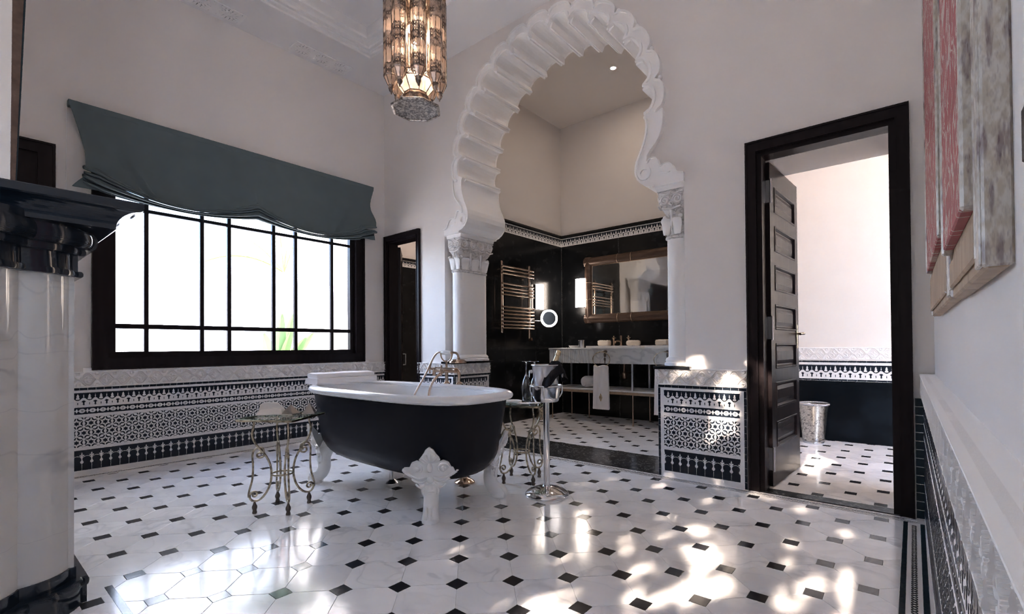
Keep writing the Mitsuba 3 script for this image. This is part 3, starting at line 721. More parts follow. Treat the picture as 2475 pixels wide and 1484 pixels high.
# ------------------------------------------------------------------ window
wk = numbered('window_1'); tag(wk, kind='structure')
IY0, IY1, IZ0, IZ1 = -1.401, .655, .935, 2.34
fo = sbox(-1.55, .795, .812, 2.42)
def wprism(g, d, w0): return prism(g, d, WW, w0)
add('frame', [wprism(fo.difference(sbox(IY0-.05, IZ0-.045, IY1+.05, IZ1+.04)), .10, -.07), wprism(sbox(IY0-.055, IZ0-.05, IY1+.055, IZ1+.045).difference(sbox(IY0, IZ0, IY1, IZ1)), .055, -.07),
              wprism(fo.difference(fo.buffer(-.02, join_style=2)), .012, .028)], M_DWOOD, parent=wk)
vb = [-1.198, -.794, -.573, -.170, .050, .448]
for c in vb: add('mullion', X(bx(c-.016, c+.016, IZ0-.003, IZ1+.003, -.065, -.028, .004), WW), M_DWOOD, parent=wk)
for c, h in ((1.142, .019), (2.107, .014)): add('transom', X(bx(IY0-.003, IY1+.003, c-h, c+h, -.063, -.030, .004), WW), M_DWOOD, parent=wk)
ev = [IY0]+vb+[IY1]; ez = [IZ0, 1.142, 2.107, IZ1]
for i in range(7):
    for j in range(3):
        add('pane', trimesh.Trimesh(*[np.array(q) for q in ([WW[:3, :3]@np.array([a, b, -.047])+WW[:3, 3] for a, b in ((ev[i], ez[j]), (ev[i+1], ez[j]), (ev[i+1], ez[j+1]), (ev[i], ez[j+1]))], [[0, 1, 2], [0, 2, 3]])], process=False), M_PANE, parent=wk)

# ------------------------------------------------------------------ doors
def architrave(key, M, u0, u1, zt, iu0, iu1, izt, depth=.02, wall=.53):
    o = sbox(u0, 0, u1, zt); i = sbox(iu0, -.1, iu1, izt)
    mid = sbox(iu0-.028, -.1, iu1+.028, izt+.028)
    add('architrave', [prism(o.difference(mid), depth+.004, M, 0), prism(mid.intersection(sbox(u0, 0, u1, zt)).difference(i), depth-.008, M, -.02),
                       prism(o.difference(sbox(u0+.012, -.1, u1-.012, zt-.012)), depth+.012, M, 0), prism(sbox(iu0-.034, 0, iu1+.034, izt+.034).difference(mid), depth+.010, M, 0)], M_DWOOD, parent=key)
    add('jamb_lining', prism(sbox(iu0-.03, 0, iu1+.03, izt+.03).difference(i), wall, M, -wall-.001), M_DWOOD, parent=key)
d1 = numbered('door_1'); tag(d1, kind='structure')
architrave(d1, AW, -.055, .782, 2.275, .037, .690, 2.178, wall=.115)
# wall lining of the closet reveal behind the jamb
add('reveal', [bx(DX0-.0, .036, YA+.115, YAB, 0, 2.30), bx(.691, DX1+.0, YA+.115, YAB, 0, 2.30), bx(-.01, .735, YA+.115, YAB, 2.179, 2.30)], M_WALL, parent='wall_arch')
# open leaf: local x from hinge to free edge, thickness along -y
def door_leaf(key, w, h, t, npan, M):
    st = .095
    zs = np.linspace(.20, h-.10, npan+1); holes = [sbox(st, zs[k]+.045, w-st*.85, zs[k+1]-.045) for k in range(npan)]
    fr_poly = sbox(0, 0, w, h).difference(unary_union(holes))
    F = M @ fr((0, 0, 0), (0, -1, 0))
    lk = part(key, 'leaf')
    add('stile_frame', prism(fr_poly, t, F, -t), M_DWOOD, parent=lk)
    for q in holes:
        x0, z0, x1, z1 = q.bounds
        def ringp(o, d): return [(x0+o, z0+o, d), (x1-o, z0+o, d), (x1-o, z1-o, d), (x0+o, z1-o, d)]
        for sgn, base in ((1, 0.0), (-1, -t)):
            P = np.array([ringp(0, base), ringp(.004, base+sgn*.004), ringp(.012, base+sgn*.004), ringp(.016, base-sgn*.002), ringp(.022, base-sgn*.012), ringp(.030, base-sgn*.013), ringp(.055, base-sgn*.005), ringp(.056, base-sgn*.005)])
            m = grid_mesh(P, closed_v=True); n0 = len(m.vertices); f = np.vstack([m.faces, [[n0-4, n0-3, n0-2], [n0-4, n0-2, n0-1]]])
            add('panel', X(trimesh.Trimesh(m.vertices, f, process=False), F), M_DWOOD, parent=lk)
    return lk
ang = math.atan2(1.955-1.222, .108-.062)
ML1 = tr(.060, 1.222, .012) @ rz(ang)
LW = .70
# hinge edge at the origin; the visible face looks toward +x of the room
lk = door_leaf(d1, LW, 2.155, .042, 7, ML1)
for z in (1.96, 1.05, .18):
    add('hinge', X(bx(-.004, .001, -.004, .030, z-.075, z+.075, .002), ML1), M_STEEL, parent=lk)
    add('hinge', X(cat([cyl((-.006, -.008, z-.08), (-.006, -.008, z+.08), .007)]), ML1), M_STEEL, smooth=40, parent=lk)
hz = 1.02
add('handle', X(cat([bx(LW-.075, LW-.045, -.008, .0, hz-.11, hz+.07, .003), bx(LW-.075, LW-.045, .042, .050, hz-.11, hz+.07, .003), cyl((LW-.06, -.05, hz), (LW-.06, .092, hz), .009), tube(spline([(LW-.06, -.05, hz), (LW-.09, -.055, hz+.002), (LW-.17, -.05, hz-.004)], 10), .009, 10), tube(spline([(LW-.06, .09, hz), (LW-.09, .095, hz+.002), (LW-.17, .09, hz-.004)], 10), .009, 10)]), ML1), M_OBRASS, smooth=40, parent=lk)
d2 = numbered('door_2'); tag(d2, kind='structure')
architrave(d2, AW, -4.085, -3.43, 2.275, -4.015, -3.505, 2.19, wall=.125)
ML2 = tr(-4.005, 1.262, .01) @ rz(math.radians(141))
lk2 = door_leaf(d2, .52, 2.16, .04, 5, ML2)
add('handle', X(cat([cyl((.46, -.035, .72), (.46, -.035, .86), .007), cyl((.46, -.035, .72), (.46, 0, .72), .005), cyl((.46, -.035, .86), (.46, 0, .86), .005)]), ML2), M_STEEL, smooth=40, parent=lk2)
d3 = numbered('door_3'); tag(d3, kind='structure')
o3 = sbox(-2.75, 0, -1.752, 2.468); i3 = sbox(-2.66, -.1, -1.845, 2.385)
add('architrave', [prism(o3.difference(i3), .03, WW), prism(o3.difference(sbox(-2.735, -.1, -1.767, 2.453)), .04, WW)], M_DWOOD, parent=d3)
add('leaf', prism(sbox(-2.66, 0, -1.845, 2.385), .012, WW), M_DWOOD, parent=d3)
for k in range(4):
    add('panel', prism(sbox(-2.56, .15+k*.56, -1.945, .60+k*.56), .006, WW, .012), M_DWOOD, parent=d3)

# ------------------------------------------------------------------ bathtub
BCX, BCY, BA, BB, BN, BZ = -1.875, -.305, .838, .378, 3.4, .668
def sup(a, b, n=BN, m=96):
    t = np.arange(m)*2*PI/m; c, s = np.cos(t), np.sin(t)
    return np.c_[np.sign(c)*np.abs(c)**(2/n)*a, np.sign(s)*np.abs(s)**(2/n)*b]
tubk = thing('bathtub', 'black and white clawfoot bathtub with a rolled white rim in the middle of the room', 'bathtub')
def tub_sections(top_a, top_b, z0, z1, inset, R, e=1.0):
    sec = []
    for th in np.linspace(0, PI/2, 9):
        d = R*(1-math.sin(th)); z = z0+R*(1-math.cos(th))
        sec.append((top_a*inset-d, top_b*inset-d*.9, z, 3.0))
    for s in np.linspace(0, 1, 9)[1:]:
        k = inset+(1-inset)*s**.9
        sec.append((top_a*k, top_b*k, z0+R+(z1-z0-R)*s, 3.0+(BN-3.0)*s))
    return sec
sec = tub_sections(BA-.035, BB-.035, .180, BZ-.012, .945, .19)
P = np.array([[(BCX+x, BCY+y, z) for x, y in sup(a, b, n)] for a, b, z, n in sec])
m = grid_mesh(P, closed_v=True); c0 = P[0].mean(0); n0 = len(m.vertices)
m = trimesh.Trimesh(np.vstack([m.vertices, c0]), np.vstack([m.faces[:, ::-1] if False else m.faces, [[n0, j, (j+1) % 96] for j in range(96)]]), process=False)
add('outer_shell', m, M_TUB, smooth=50, parent=tubk, label='matt black outside of the tub')
sec = tub_sections(BA-.075, BB-.075, .235, BZ+.005, .90, .17)
P = np.array([[(BCX+x, BCY+y, z) for x, y in sup(a, b, n)] for a, b, z, n in sec])
m = grid_mesh(P, closed_v=True); c0 = P[0].mean(0); n0 = len(m.vertices)
m = trimesh.Trimesh(np.vstack([m.vertices, c0]), np.vstack([m.faces[:, ::-1], [[n0, (j+1) % 96, j] for j in range(96)]]), process=False)
add('basin', m, M_ENAMEL, smooth=50, parent=tubk, label='glossy white enamel inside of the tub')
sec = []
for th in np.linspace(-.42*PI, 1.28*PI, 17):
    sec.append((BA-.035+.035*math.cos(th)-.002, BB-.035+.035*math.cos(th)-.002, BZ-.012+.026*math.sin(th)+.004))
P = np.array([[(BCX+x, BCY+y, z) for x, y in sup(a, b)] for a, b, z in sec]+[[(BCX+x, BCY+y, BZ-.004) for x, y in sup(BA-.080, BB-.080)]])
add('rim', grid_mesh(P, closed_v=True), M_ENAMEL, smooth=60, parent=tubk, label='rolled white rim')
def claw_foot():
    """local: w outward (+x), lateral y, z up, floor at 0"""
    ms = []
    path = spline([(-.085, 0, .30), (-.060, 0, .24), (-.036, 0, .17), (-.040, 0, .115), (-.020, 0, .065), (.012, 0, .035), (.022, 0, .0)], 22)
    rad = np.interp(np.linspace(0, 1, 22), [0, .15, .4, .6, .75, .9, 1], [.045, .052, .046, .042, .043, .044, .041])
    ms.append(tube(path, rad, 16, flat=1.0))
    ms.append(ell((.018, 0, .03), (.044, .046, .034), 2)); ms.append(X(lathe([(0, 0), (.046, 0), (.048, .012), (.044, .03), (0, .05)], 20), tr(.018, 0, 0)))
    for s in (-1, 0, 1): ms.append(tube(spline([(.010, s*.020, .075), (.040, s*.024, .058), (.058, s*.026, .024)], 8), [.010, .011, .012, .013, .014, .014, .013, .011], 8))
    # shield with palmette, scrolls and wings, following the tub's side
    def wz(z, y): return -.045+.40*max(z-.20, 0)+.020-.9*abs(y)**1.5
    outl = [(0, .135), (.045, .155), (.062, .195), (.085, .225), (.125, .245), (.150, .262), (.145, .283), (.112, .288), (.098, .318), (.070, .332), (.050, .325), (.048, .350), (.030, .375), (.018, .398), (0, .412)]
    poly = Polygon(outl+[(-y, z) for y, z in outl[::-1]]).buffer(.004, 3)
    sheet = prism(poly, .02)
    v = sheet.vertices.copy(); pl = trimesh.remesh.subdivide_to_size(v, sheet.faces, .02); v, f = pl
    nv = np.array([[wz(b, a)+c, a, b] for a, b, c in v]); ms.append(trimesh.Trimesh(nv, f, process=False))
    def on(y, z, d=.02): return (wz(z, y)+d, y, z)
    for k in range(7):
        a = math.radians(-62+k*20.6); l = .062 if k != 3 else .070
        ms.append(tube(np.array([on(math.sin(a)*.012, .318+math.cos(a)*.012), on(math.sin(a)*l*.6, .318+math.cos(a)*l*.6, .026), on(math.sin(a)*l, .318+math.cos(a)*l, .019)]), [.006, .011, .006], 7))
    for s in (-1, 1):
        t = np.linspace(0, 3.6*PI, 40); rr = .032*(1-.8*t/t[-1])
        ms.append(tube(np.array([on(s*(.070+r*math.cos(a)), .290+r*math.sin(a), .022) for a, r in zip(t, rr)]), .0062, 6)); ms.append(ell(on(s*.070, .290, .022), (.014, .017, .017), 1))
        for q in range(3):
            ms.append(tube(spline([on(s*.018, .245-q*.022, .02), on(s*.06, .232-q*.026, .022), on(s*(.125-q*.022), .256-q*.030, .020)], 9), .0068, 6))
        ms.append(ell(on(s*.142, .272, .012), (.012, .017, .014), 1)); ms.append(tube(spline([on(s*.03, .19, .02), on(s*.045, .165, .02), on(s*.036, .14, .02)], 8), .008, 6))
        ms.append(ell(on(s*.016, .205, .026), (.010, .013, .011), 1))
    ms.append(ell(on(0, .18, .024), (.014, .018, .016), 1)); ms.append(ell(on(0, .225, .022), (.013, .020, .022), 1)); ms.append(ell(on(0, .30, .024), (.012, .016, .03), 1)); ms.append(ell(on(0, .155, .024), (.012, .024, .010), 1))
    return cat(ms)
pd = mikit.ply(claw_foot(), M_ENAMEL, 50)
for sx, sy in ((1, -1), (1, 1), (-1, -1), (-1, 1)):
    put('claw_foot', pd, tr(BCX+sx*.610, BCY+sy*.268, 0) @ rz(math.atan2(sy, sx)), tubk, **({'label': 'white enamelled claw foot with palmette'} if (sx, sy) == (1, -1) else {}))
add('waste_pipe', [cyl((-2.046, -.27, 0), (-2.046, -.27, .26), .018), lathe([(.045, .0), (.045, .006), (.03, .02), (.018, .03)], 20, (-2.046, -.27, 0))], M_CHROME, smooth=40, parent=tubk)
add('floor_drain', [cyl((-1.655, .06, 0), (-1.655, .06, .24), .02), lathe([(.07, 0), (.07, .008), (.05, .022), (.02, .034)], 24, (-1.655, .06, 0))], M_GOLD, smooth=40, parent=tubk)
add('overflow', [X(lathe([(0, .012), (.03, .012), (.036, 0)][::-1], 24), tr(-1.80, BCY+BB-.115, .565) @ np.array([[1, 0, 0, 0], [0, 0, 1, 0], [0, -1, 0, 0], [0, 0, 0, 1.]])), cyl((-1.80, BCY+BB-.14, .565), (-1.80, BCY+BB-.12, .60), .005)], M_CHROME, smooth=40, parent=tubk)
# bath mixer tap with cradle and hand shower
tap = thing('bath_mixer', 'rose gold mixer tap with white handled hand shower on the far rim of the bathtub', 'tap')
ty = BCY+BB-.02; tx = -1.83
def tp(u, z, dy=0.0): return (tx+u, ty+dy, z)
def knurl(p0, p1, r): 
    p0, p1 = np.array(p0, float), np.array(p1, float); n = 9; t = np.linspace(0, 1, n)
    return tube(p0+(p1-p0)*t[:, None], r*(1+.12*np.array([1, 0, 1, 0, 1.2, 0, 1, 0, 1])), 14)
add('body', [knurl(tp(-.12, .785), tp(.10, .785), .018), tube(spline([tp(.09, .785), tp(.115, .782), tp(.128, .765), tp(.13, .73), tp(.13, .69)], 14), .011, 12), tube(spline([tp(-.11, .785), tp(-.13, .78), tp(-.138, .765), tp(-.138, .74, -.0)], 10), .013, 12),
             lathe([(.022, .688), (.022, .694), (.016, .700), (.012, .706)], 20, (tx+.13, ty, 0)), lathe([(.022, .688), (.022, .694), (.016, .700), (.012, .706)], 20, (tx+.0, ty, 0)), cyl(tp(0, .69), tp(0, .785), .011)], M_GOLD, smooth=45, parent=tap)
def cross(c, ax):
    ms = [cyl(c, np.array(c)+np.array(ax)*.05, .009)]
    e = np.array(c)+np.array(ax)*.05; b1 = np.cross(ax, [0, 1, 0]) if abs(ax[1]) < .9 else np.cross(ax, [0, 0, 1.]); b1 = b1/np.linalg.norm(b1); b2 = np.cross(ax, b1)
    for b in (b1, b2): ms.append(cyl(e-b*.03, e+b*.03, .005)); ms += [ell(e+b*.03, (.008,)*3, 1), ell(e-b*.03, (.008,)*3, 1)]
    ms.append(ell(e+np.array(ax)*.006, (.012,)*3, 1))
    return cat(ms)
add('cross_handle', cross(tp(-.135, .785), (-1, 0, .15)), M_GOLD, smooth=45, parent=tap)
add('cross_handle', cross(tp(.02, .785, -.02), (0, -1, 0)), M_GOLD, smooth=45, parent=tap)
add('spout', [tube(spline([tp(-.01, .78, -.01), tp(-.012, .76, -.05), tp(-.03, .72, -.09), tp(-.045, .65, -.12), tp(-.05, .60, -.125)], 16), np.linspace(.010, .0085, 16), 12)], M_GOLD, smooth=45, parent=tap)
add('cradle', [cyl(tp(0, .785), tp(0, .855), .007), tube(spline([tp(-.062, .905), tp(-.055, .875), tp(-.03, .853), tp(0, .845), tp(.03, .853), tp(.052, .875), tp(.056, .905)], 18), .0052, 10)], M_GOLD, smooth=45, parent=tap)
hs_ = part(tap, 'hand_shower')
add('grip', [tube(np.array([tp(-.052, .912), tp(-.045, .912), tp(0, .911), tp(.045, .910), tp(.05, .910)]), [.010, .015, .017, .015, .010], 16)], M_PORC, smooth=45, parent=hs_, label='white porcelain grip')
add('neck', [tube(spline([tp(.045, .910), tp(.085, .912), tp(.115, .90), tp(.125, .875), tp(.128, .858)], 14), .008, 12), ell(tp(.06, .911), (.011,)*3, 1), ell(tp(.126, .872), (.011,)*3, 1)], M_GOLD, smooth=45, parent=hs_)
add('end_cap', ell(tp(-.055, .912), (.011,)*3, 1), M_GOLD, smooth=45, parent=hs_)
add('rose', lathe([(0, .838), (.058, .838), (.062, .842), (.060, .852), (.050, .855), (.048, .862), (.03, .866), (0, .868)], 28, (tx+.12, ty, 0)), M_GOLD, smooth=35, parent=hs_)
add('hose', tube(spline([tp(-.06, .912), tp(-.10, .910), tp(-.135, .885), tp(-.165, .80, -.03), tp(-.185, .70, -.08), tp(-.21, .60, -.13), tp(-.22, .52, -.16)], 30), .0072, 10), M_GOLD, smooth=45, parent=tap)
# folded towel over the far corner of the rim
def soft_box(L, W, H, seed, n=(40, 26)):
    """a folded towel: superellipsoid with soft layers, ruffled by noise"""
    t = np.linspace(0, 2*PI, n[0], endpoint=False); s = np.linspace(-1, 1, n[1])
    P = []
    for q in s:
        k = (1-abs(q)**6)**(1/6.)*.03+.97 if abs(q) < 1 else .9
        c, d = np.cos(t), np.sin(t)
        y = np.sign(c)*np.abs(c)**.35*W/2*k; z = np.sign(d)*np.abs(d)**.5*H/2*k*(1+.06*np.sin(6*np.arctan2(d, c)))
        P.append(np.c_[np.full(len(t), q*L/2), y, z])
    P = np.array(P); P = P+ (meshkit.fbm(P*9.0+seed, 3)[..., None]-.5)*np.array([.010, .012, .016])
    m = grid_mesh(P, closed_v=True); n0 = len(m.vertices); a, b = P.shape[:2]
    f = [[n0, j, (j+1) % b] for j in range(b)]+[[n0+1, (a-1)*b+(j+1) % b, (a-1)*b+j] for j in range(b)]
    m = trimesh.Trimesh(np.vstack([m.vertices, P[0].mean(0), P[-1].mean(0)]), np.vstack([m.faces, f]), process=False)
    if m.volume < 0: m.faces = m.faces[:, ::-1]
    return m
tw = cat([X(soft_box(.50, .19, .050, 1), tr(0, 0, .025)), X(soft_box(.48, .16, .038, 4), tr(.004, .012, .064))])
add('bath_towel', X(tw, tr(-2.60, -.32, BZ+.016) @ rz(PI/2+.02)), M_TOWEL, smooth=60, label='folded white bath towel lying across the far end of the bathtub rim', category='towel')

# ------------------------------------------------------------------ wrought side tables
def spiral3(c, r, turns, a0, s, n=22):
    t = np.linspace(0, turns*2*PI, n); rr = r*(1-.72*t/t[-1]); return [(c[0]+q*math.cos(a0+s*a), c[1]+q*math.sin(a0+s*a)) for q, a in zip(rr, t)]
def leg_meshes():
    main = spline([(.150, .528), (.152, .50), (.160, .46), (.150, .415), (.118, .365), (.080, .305), (.062, .245), (.060, .195), (.072, .140), (.100, .092), (.135, .070), (.158, .074), (.172, .092), (.171, .112)], 46)
    end1 = spiral3((.150, .108), .021, 1.1, .2, 1)
    outer = spline(spiral3((.120, .335), .024, 1.15, math.radians(150), 1)[::-1]+[(.102, .362), (.122, .376), (.146, .368), (.157, .34), (.156, .29), (.156, .24), (.163, .18), (.176, .13), (.178, .098)], 60)
    ms = [tube(np.array([(r, 0, z) for r, z in main]), .0062, 8), tube(np.array([(r, 0, z) for r, z in end1]), .0055, 8), tube(np.array([(r, 0, z) for r, z in outer]), .0055, 8)]
    foot = lathe([(0, 0), (.012, 0), (.013, .006), (.009, .018), (.014, .030), (.0145, .040), (.008, .055), (.0045, .068), (0, .07)], 12, (.148, 0, 0))
    return cat(ms), foot
LEGM, FOOTM = leg_meshes()
pd_leg, pd_foot = mikit.ply(LEGM, M_OBRASS, 50), mikit.ply(FOOTM, M_DKMETAL, 50)
def side_table(x, y, a, label):
    k = thing('side_table', label, 'side table', 'wrought brass side tables')
    R0 = tr(x, y, 0) @ rz(a)
    add('frame', [X(prism(sbox(-.172, -.172, .172, .172).difference(sbox(-.160, -.160, .160, .160)), .012, tr(0, 0, .536)), R0), X(prism(Point(0, 0).buffer(.172).difference(Point(0, 0).buffer(.160)), .001, tr(0, 0, .536)), R0)][:1], M_OBRASS, parent=k)
    add('glass_top', X(bx(-.170, .170, -.170, .170, .5485, .5545, .001), R0), M_TGLASS, parent=k, label='greenish glass top')
    add('ring', X(tube(np.array([(.060*math.cos(t), .060*math.sin(t), .208) for t in np.linspace(0, 2*PI, 28, endpoint=False)]), .0055, 8, closed=True), R0), M_OBRASS, smooth=50, parent=k)
    for q in range(4):
        l = put('leg', pd_leg, R0 @ rz(PI/4+q*PI/2), k); put('foot', pd_foot, R0 @ rz(PI/4+q*PI/2), l)
side_table(-2.125, -.985, math.radians(32), 'small brass side table with scrolled legs and glass top left of the bathtub')
side_table(-1.375, .35, math.radians(26), 'small brass side table with scrolled legs behind the right end of the bathtub')
TT = .5548
def pyramid(x, y, s, h, a, label):
    k = thing('pyramid_box', label, 'box', 'pyramid boxes on the left side table')
    v = np.array([(-s, -s, .012), (s, -s, .012), (s, s, .012), (-s, s, .012), (0, 0, h)]); f = [[0, 1, 4], [1, 2, 4], [2, 3, 4], [3, 0, 4], [0, 2, 1], [0, 3, 2]]
    add('lid', X(trimesh.Trimesh(v, f, process=False), tr(x, y, TT) @ rz(a)), M_PYR, parent=k)
    add('tray', X(bx(-s*1.12, s*1.12, -s*1.12, s*1.12, 0, .012, .002), tr(x, y, TT) @ rz(a)), M_PYR, parent=k)
pyramid(-2.085, -.955, .034, .062, .5, 'pearly pyramid box next to the folded card on the side table')
pyramid(-2.035, -.865, .032, .066, .9, 'pearly pyramid box nearest the bathtub on the side table')
add('folded_card', X(cat([X(prism(Polygon([(-.075, 0), (.075, 0), (.082, .035), (.045, .078), (-.02, .082), (-.05, .07)]), .006), np.array([[1, 0, 0, 0], [0, -.25, -.97, 0], [0, .97, -.25, 0], [0, 0, 0, 1.]])), X(prism(Polygon([(-.07, 0), (.075, 0), (.06, .05), (-.05, .045)]), .005), np.array([[1, 0, 0, 0], [0, .75, -.66, -.045], [0, .66, .75, .004], [0, 0, 0, 1.]]))]), tr(-2.175, -1.03, TT) @ rz(math.radians(50))), M_PAPER, label='cream folded card standing on the left side table', category='card')
add('soap_dish', lathe([(0, .004), (.05, .002), (.062, .006), (.066, .016), (.062, .018), (.05, .011), (0, .010)][::1], 28, (-1.40, .285, TT)), M_PORC, smooth=50, label='pale round dish on the side table behind the bathtub', category='dish')
for q, (x, y, a, lb) in enumerate(((-1.315, .31, .3, 'white note card lying flat beside the champagne glasses, nearer the bathtub'), (-1.27, .355, .75, 'white note card lying flat on the table edge by the wine stand'))):
    add('note_card', X(bx(-.05, .05, -.03, .03, TT, TT+.003, .001), tr(x, y, .0005*q) @ rz(a)), M_PAPER, label=lb, category='card', group='note cards on the right side table')
def flute():
    o = [(.026, 0), (.029, .045), (.033, .085), (.024, .125), (.010, .155), (.0042, .168), (.0035, .235), (.006, .245), (.030, .248), (.030, .2505)]
    i = [(.0, .2505)]
    inn = [(.0275, .085), (.0245, .045), (.0245, 0)][::-1]
    prof = [(.0245, 0), (.0275, .045), (.0315, .085), (.0225, .123), (.008, .150), (0, .155)]
    return lathe(o+[(0, .2505)], 28), lathe(prof[::-1], 28)
fo_, fi_ = flute()
for (x, y, lb) in ((-1.405, .445, 'clear champagne glass standing upside down, left one of the pair by the ice bucket'), (-1.335, .455, 'clear champagne glass standing upside down, closest to the ice bucket')):
    k = thing('champagne_glass', lb, 'glass', 'upturned champagne glasses')
    g1 = cat([fo_, trimesh.Trimesh(fi_.vertices, fi_.faces[:, ::-1] if False else fi_.faces, process=False)])
    D5 = tr(x, y, TT+.002) @ np.diag([1.05, 1.05, 1.15, 1])
    add('bowl', X(lathe([(.026, 0), (.029, .045), (.033, .085), (.024, .125), (.010, .155)], 28), D5), M_PANE, smooth=60, parent=k)
    add('stem', X(lathe([(0, .153), (.0102, .1545), (.0042, .168), (.0035, .235), (.006, .245), (.030, .248), (.030, .2505), (0, .2505)], 28), D5), M_GLASS, smooth=40, parent=k)

# ------------------------------------------------------------------ wine cooler stand
WX, WY = -1.036, .189
ws = thing('wine_stand', 'chrome wine cooler stand with round base right of the bathtub', 'stand')
add('base', lathe([(0, 0), (.139, 0), (.141, .010), (.137, .018), (.115, .034), (.07, .050), (.028, .058), (.022, .066)], 48, (WX, WY, 0)), M_CHROME, smooth=30, parent=ws)
add('pole', lathe([(.020, .05), (.020, .60)], 32, (WX, WY, 0)), M_CHROME, smooth=60, parent=ws)
add('cup', lathe([(0, .598), (.074, .598), (.080, .604), (.086, .625), (.0905, .690), (.087, .690), (.080, .610), (0, .606)], 48, (WX, WY, 0)), M_CHROME, smooth=30, parent=ws)
add('ring', tube(np.array([(WX+.101*math.cos(t), WY+.101*math.sin(t), .700) for t in np.linspace(0, 2*PI, 48, endpoint=False)]), .0058, 10, closed=True), M_CHROME, smooth=60, parent=ws)
for q in range(4):
    a = .5+q*PI/2; add('rod', tube(spline([(WX+.082*math.cos(a), WY+.082*math.sin(a), .625), (WX+.097*math.cos(a), WY+.097*math.sin(a), .645), (WX+.101*math.cos(a), WY+.101*math.sin(a), .70)], 8), .0045, 8), M_CHROME, smooth=60, parent=ws)
bk = thing('ice_bucket', 'polished steel ice bucket sitting in the wine cooler stand', 'bucket')
add('body', lathe([(0, .608), (.066, .608), (.070, .614), (.077, .70), (.088, .815), (.090, .826), (.094, .828), (.094, .834), (.086, .834), (.083, .80), (.066, .618), (0, .616)], 56, (WX, WY, 0)), M_STEEL, smooth=30, parent=bk)
add('rim', tube(np.array([(WX+.0925*math.cos(t), WY+.0925*math.sin(t), .831) for t in np.linspace(0, 2*PI, 48, endpoint=False)]), .004, 8, closed=True), M_CHROME, smooth=60, parent=bk)
for s in (-1, 1):
    c = np.array([WX+s*.094*.77, WY+s*.094*.64, .79]); add('side_handle', [ell(c, (.010, .010, .012), 1), tube(np.array([c+np.array([.012*s*.77+.022*math.cos(t)*.64*1, .012*s*.64-.022*math.cos(t)*.77, .022*math.sin(t)-.015]) for t in np.linspace(0, 2*PI, 20, endpoint=False)]), .0035, 6, closed=True)], M_CHROME, smooth=60, parent=bk)
VR = np.array([.648, .762, 0]); VD = np.array([-.762, .648, 0])      # picture-right and away, seen from the room
bt = thing('champagne_bottle', 'champagne bottle with gold foil neck leaning in the ice bucket', 'bottle')
b0 = np.array([WX, WY, 0])+VR*(-.005)+np.array([0, 0, .665]); bd = VR*.34+VD*.0+np.array([0, 0, .94]); bd /= np.linalg.norm(bd)
def along(l): return b0+bd*l
bf = [along(l) for l in (.0, .09, .13, .165)]
add('glass_body', tube(np.array(bf), [.040, .040, .030, .018], 20), M_BOTTLE, smooth=50, parent=bt)
add('foil', tube(np.array([along(l) for l in (.13, .165, .21, .24, .243, .252, .256, .268, .275)]), [.0305, .0195, .0165, .0148, .0175, .0175, .0155, .0175, .012], 18), M_FOIL, smooth=40, parent=bt, label='crumpled gold foil')
# black napkin tied round the neck and hanging over the bucket's edge
def cloth():
    P = []
    for i, s in enumerate(np.linspace(0, 1, 26)):
        row = []
        for t in np.linspace(0, 1, 24):
            a = -.7+3.1*t
            r = .018+.085*s**.8+.012*math.sin(7*a+1.0)*s
            down = .02+.11*s**1.6*(1+.25*math.cos(3*a))
            p = along(.195)+VR*(r*math.cos(a)*1.0-.030*s-.01)+VD*(-1)*(r*math.sin(a)*.9+.035*s)+np.array([0, 0, .028-down+.02*math.sin(2*a+.5)*s])
            row.append(p)
        P.append(row)
    P = np.array(P); P += (meshkit.fbm(P*22.0, 3)[..., None]-.5)*.014
    m = grid_mesh(P); return cat([m, trimesh.Trimesh(m.vertices-np.array([0, 0, .003]), m.faces[:, ::-1], process=False)])
add('bottle_napkin', cloth(), M_CLOTHB, smooth=60, label='black cloth napkin draped round the champagne bottle over the bucket', category='napkin')

# ------------------------------------------------------------------ vanity
VX0, VX1, VY0, VZ0, VZ1 = -2.975, XAR-.02, 2.90, .737, .932
va = thing('vanity', 'marble washstand with fluted edge and open shelf along the back wall of the alcove', 'washstand')
xs = []; per = .030
for k in range(int(.62/per)):
    x0 = VX0+k*per
    xs += [(x0+.001, VY0), (x0+.004, VY0-.006), (x0+per*.5, VY0-.010), (x0+per-.004, VY0-.006), (x0+per-.001, VY0)]
body_p = Polygon(xs+[(VX0+.64, VY0-.004), (VX1, VY0-.004), (VX1, YV-.016), (VX0, YV-.016)])
add('apron', prism(body_p, VZ1-.022-VZ0, tr(0, 0, VZ0)), M_VMAR, smooth=25, parent=va, label='grey marble front, fluted at the left')
add('counter_top', bx(VX0-.006, VX1, VY0-.016, YV-.016, VZ1-.022, VZ1, .004), M_VMAR, parent=va)
add('shelf', bx(VX0+.02, VX1, VY0+.0, YV-.05, .398, .418, .003), M_VMAR, parent=va)
add('shelf_rail', [bx(VX0+.02, VX1, VY0-.001, VY0+.020, .366, .398, .002), bx(VX0+.02, VX1, YV-.08, YV-.05, .366, .398, .002)], M_TAN, parent=va)
for x, y in ((VX0+.035, VY0+.012), (VX0+.035, YV-.07), (-1.775, VY0+.012), (-1.775, YV-.07), (-2.58, VY0+.35), (-.9, VY0+.012), (-.9, YV-.07)):
    add('leg', bx(x-.012, x+.012, y-.012, y+.012, .398, VZ0, .002), M_STEEL, parent=va); add('leg', cyl((x, y, .0), (x, y, .37), .008), M_GOLD, smooth=40, parent=va)
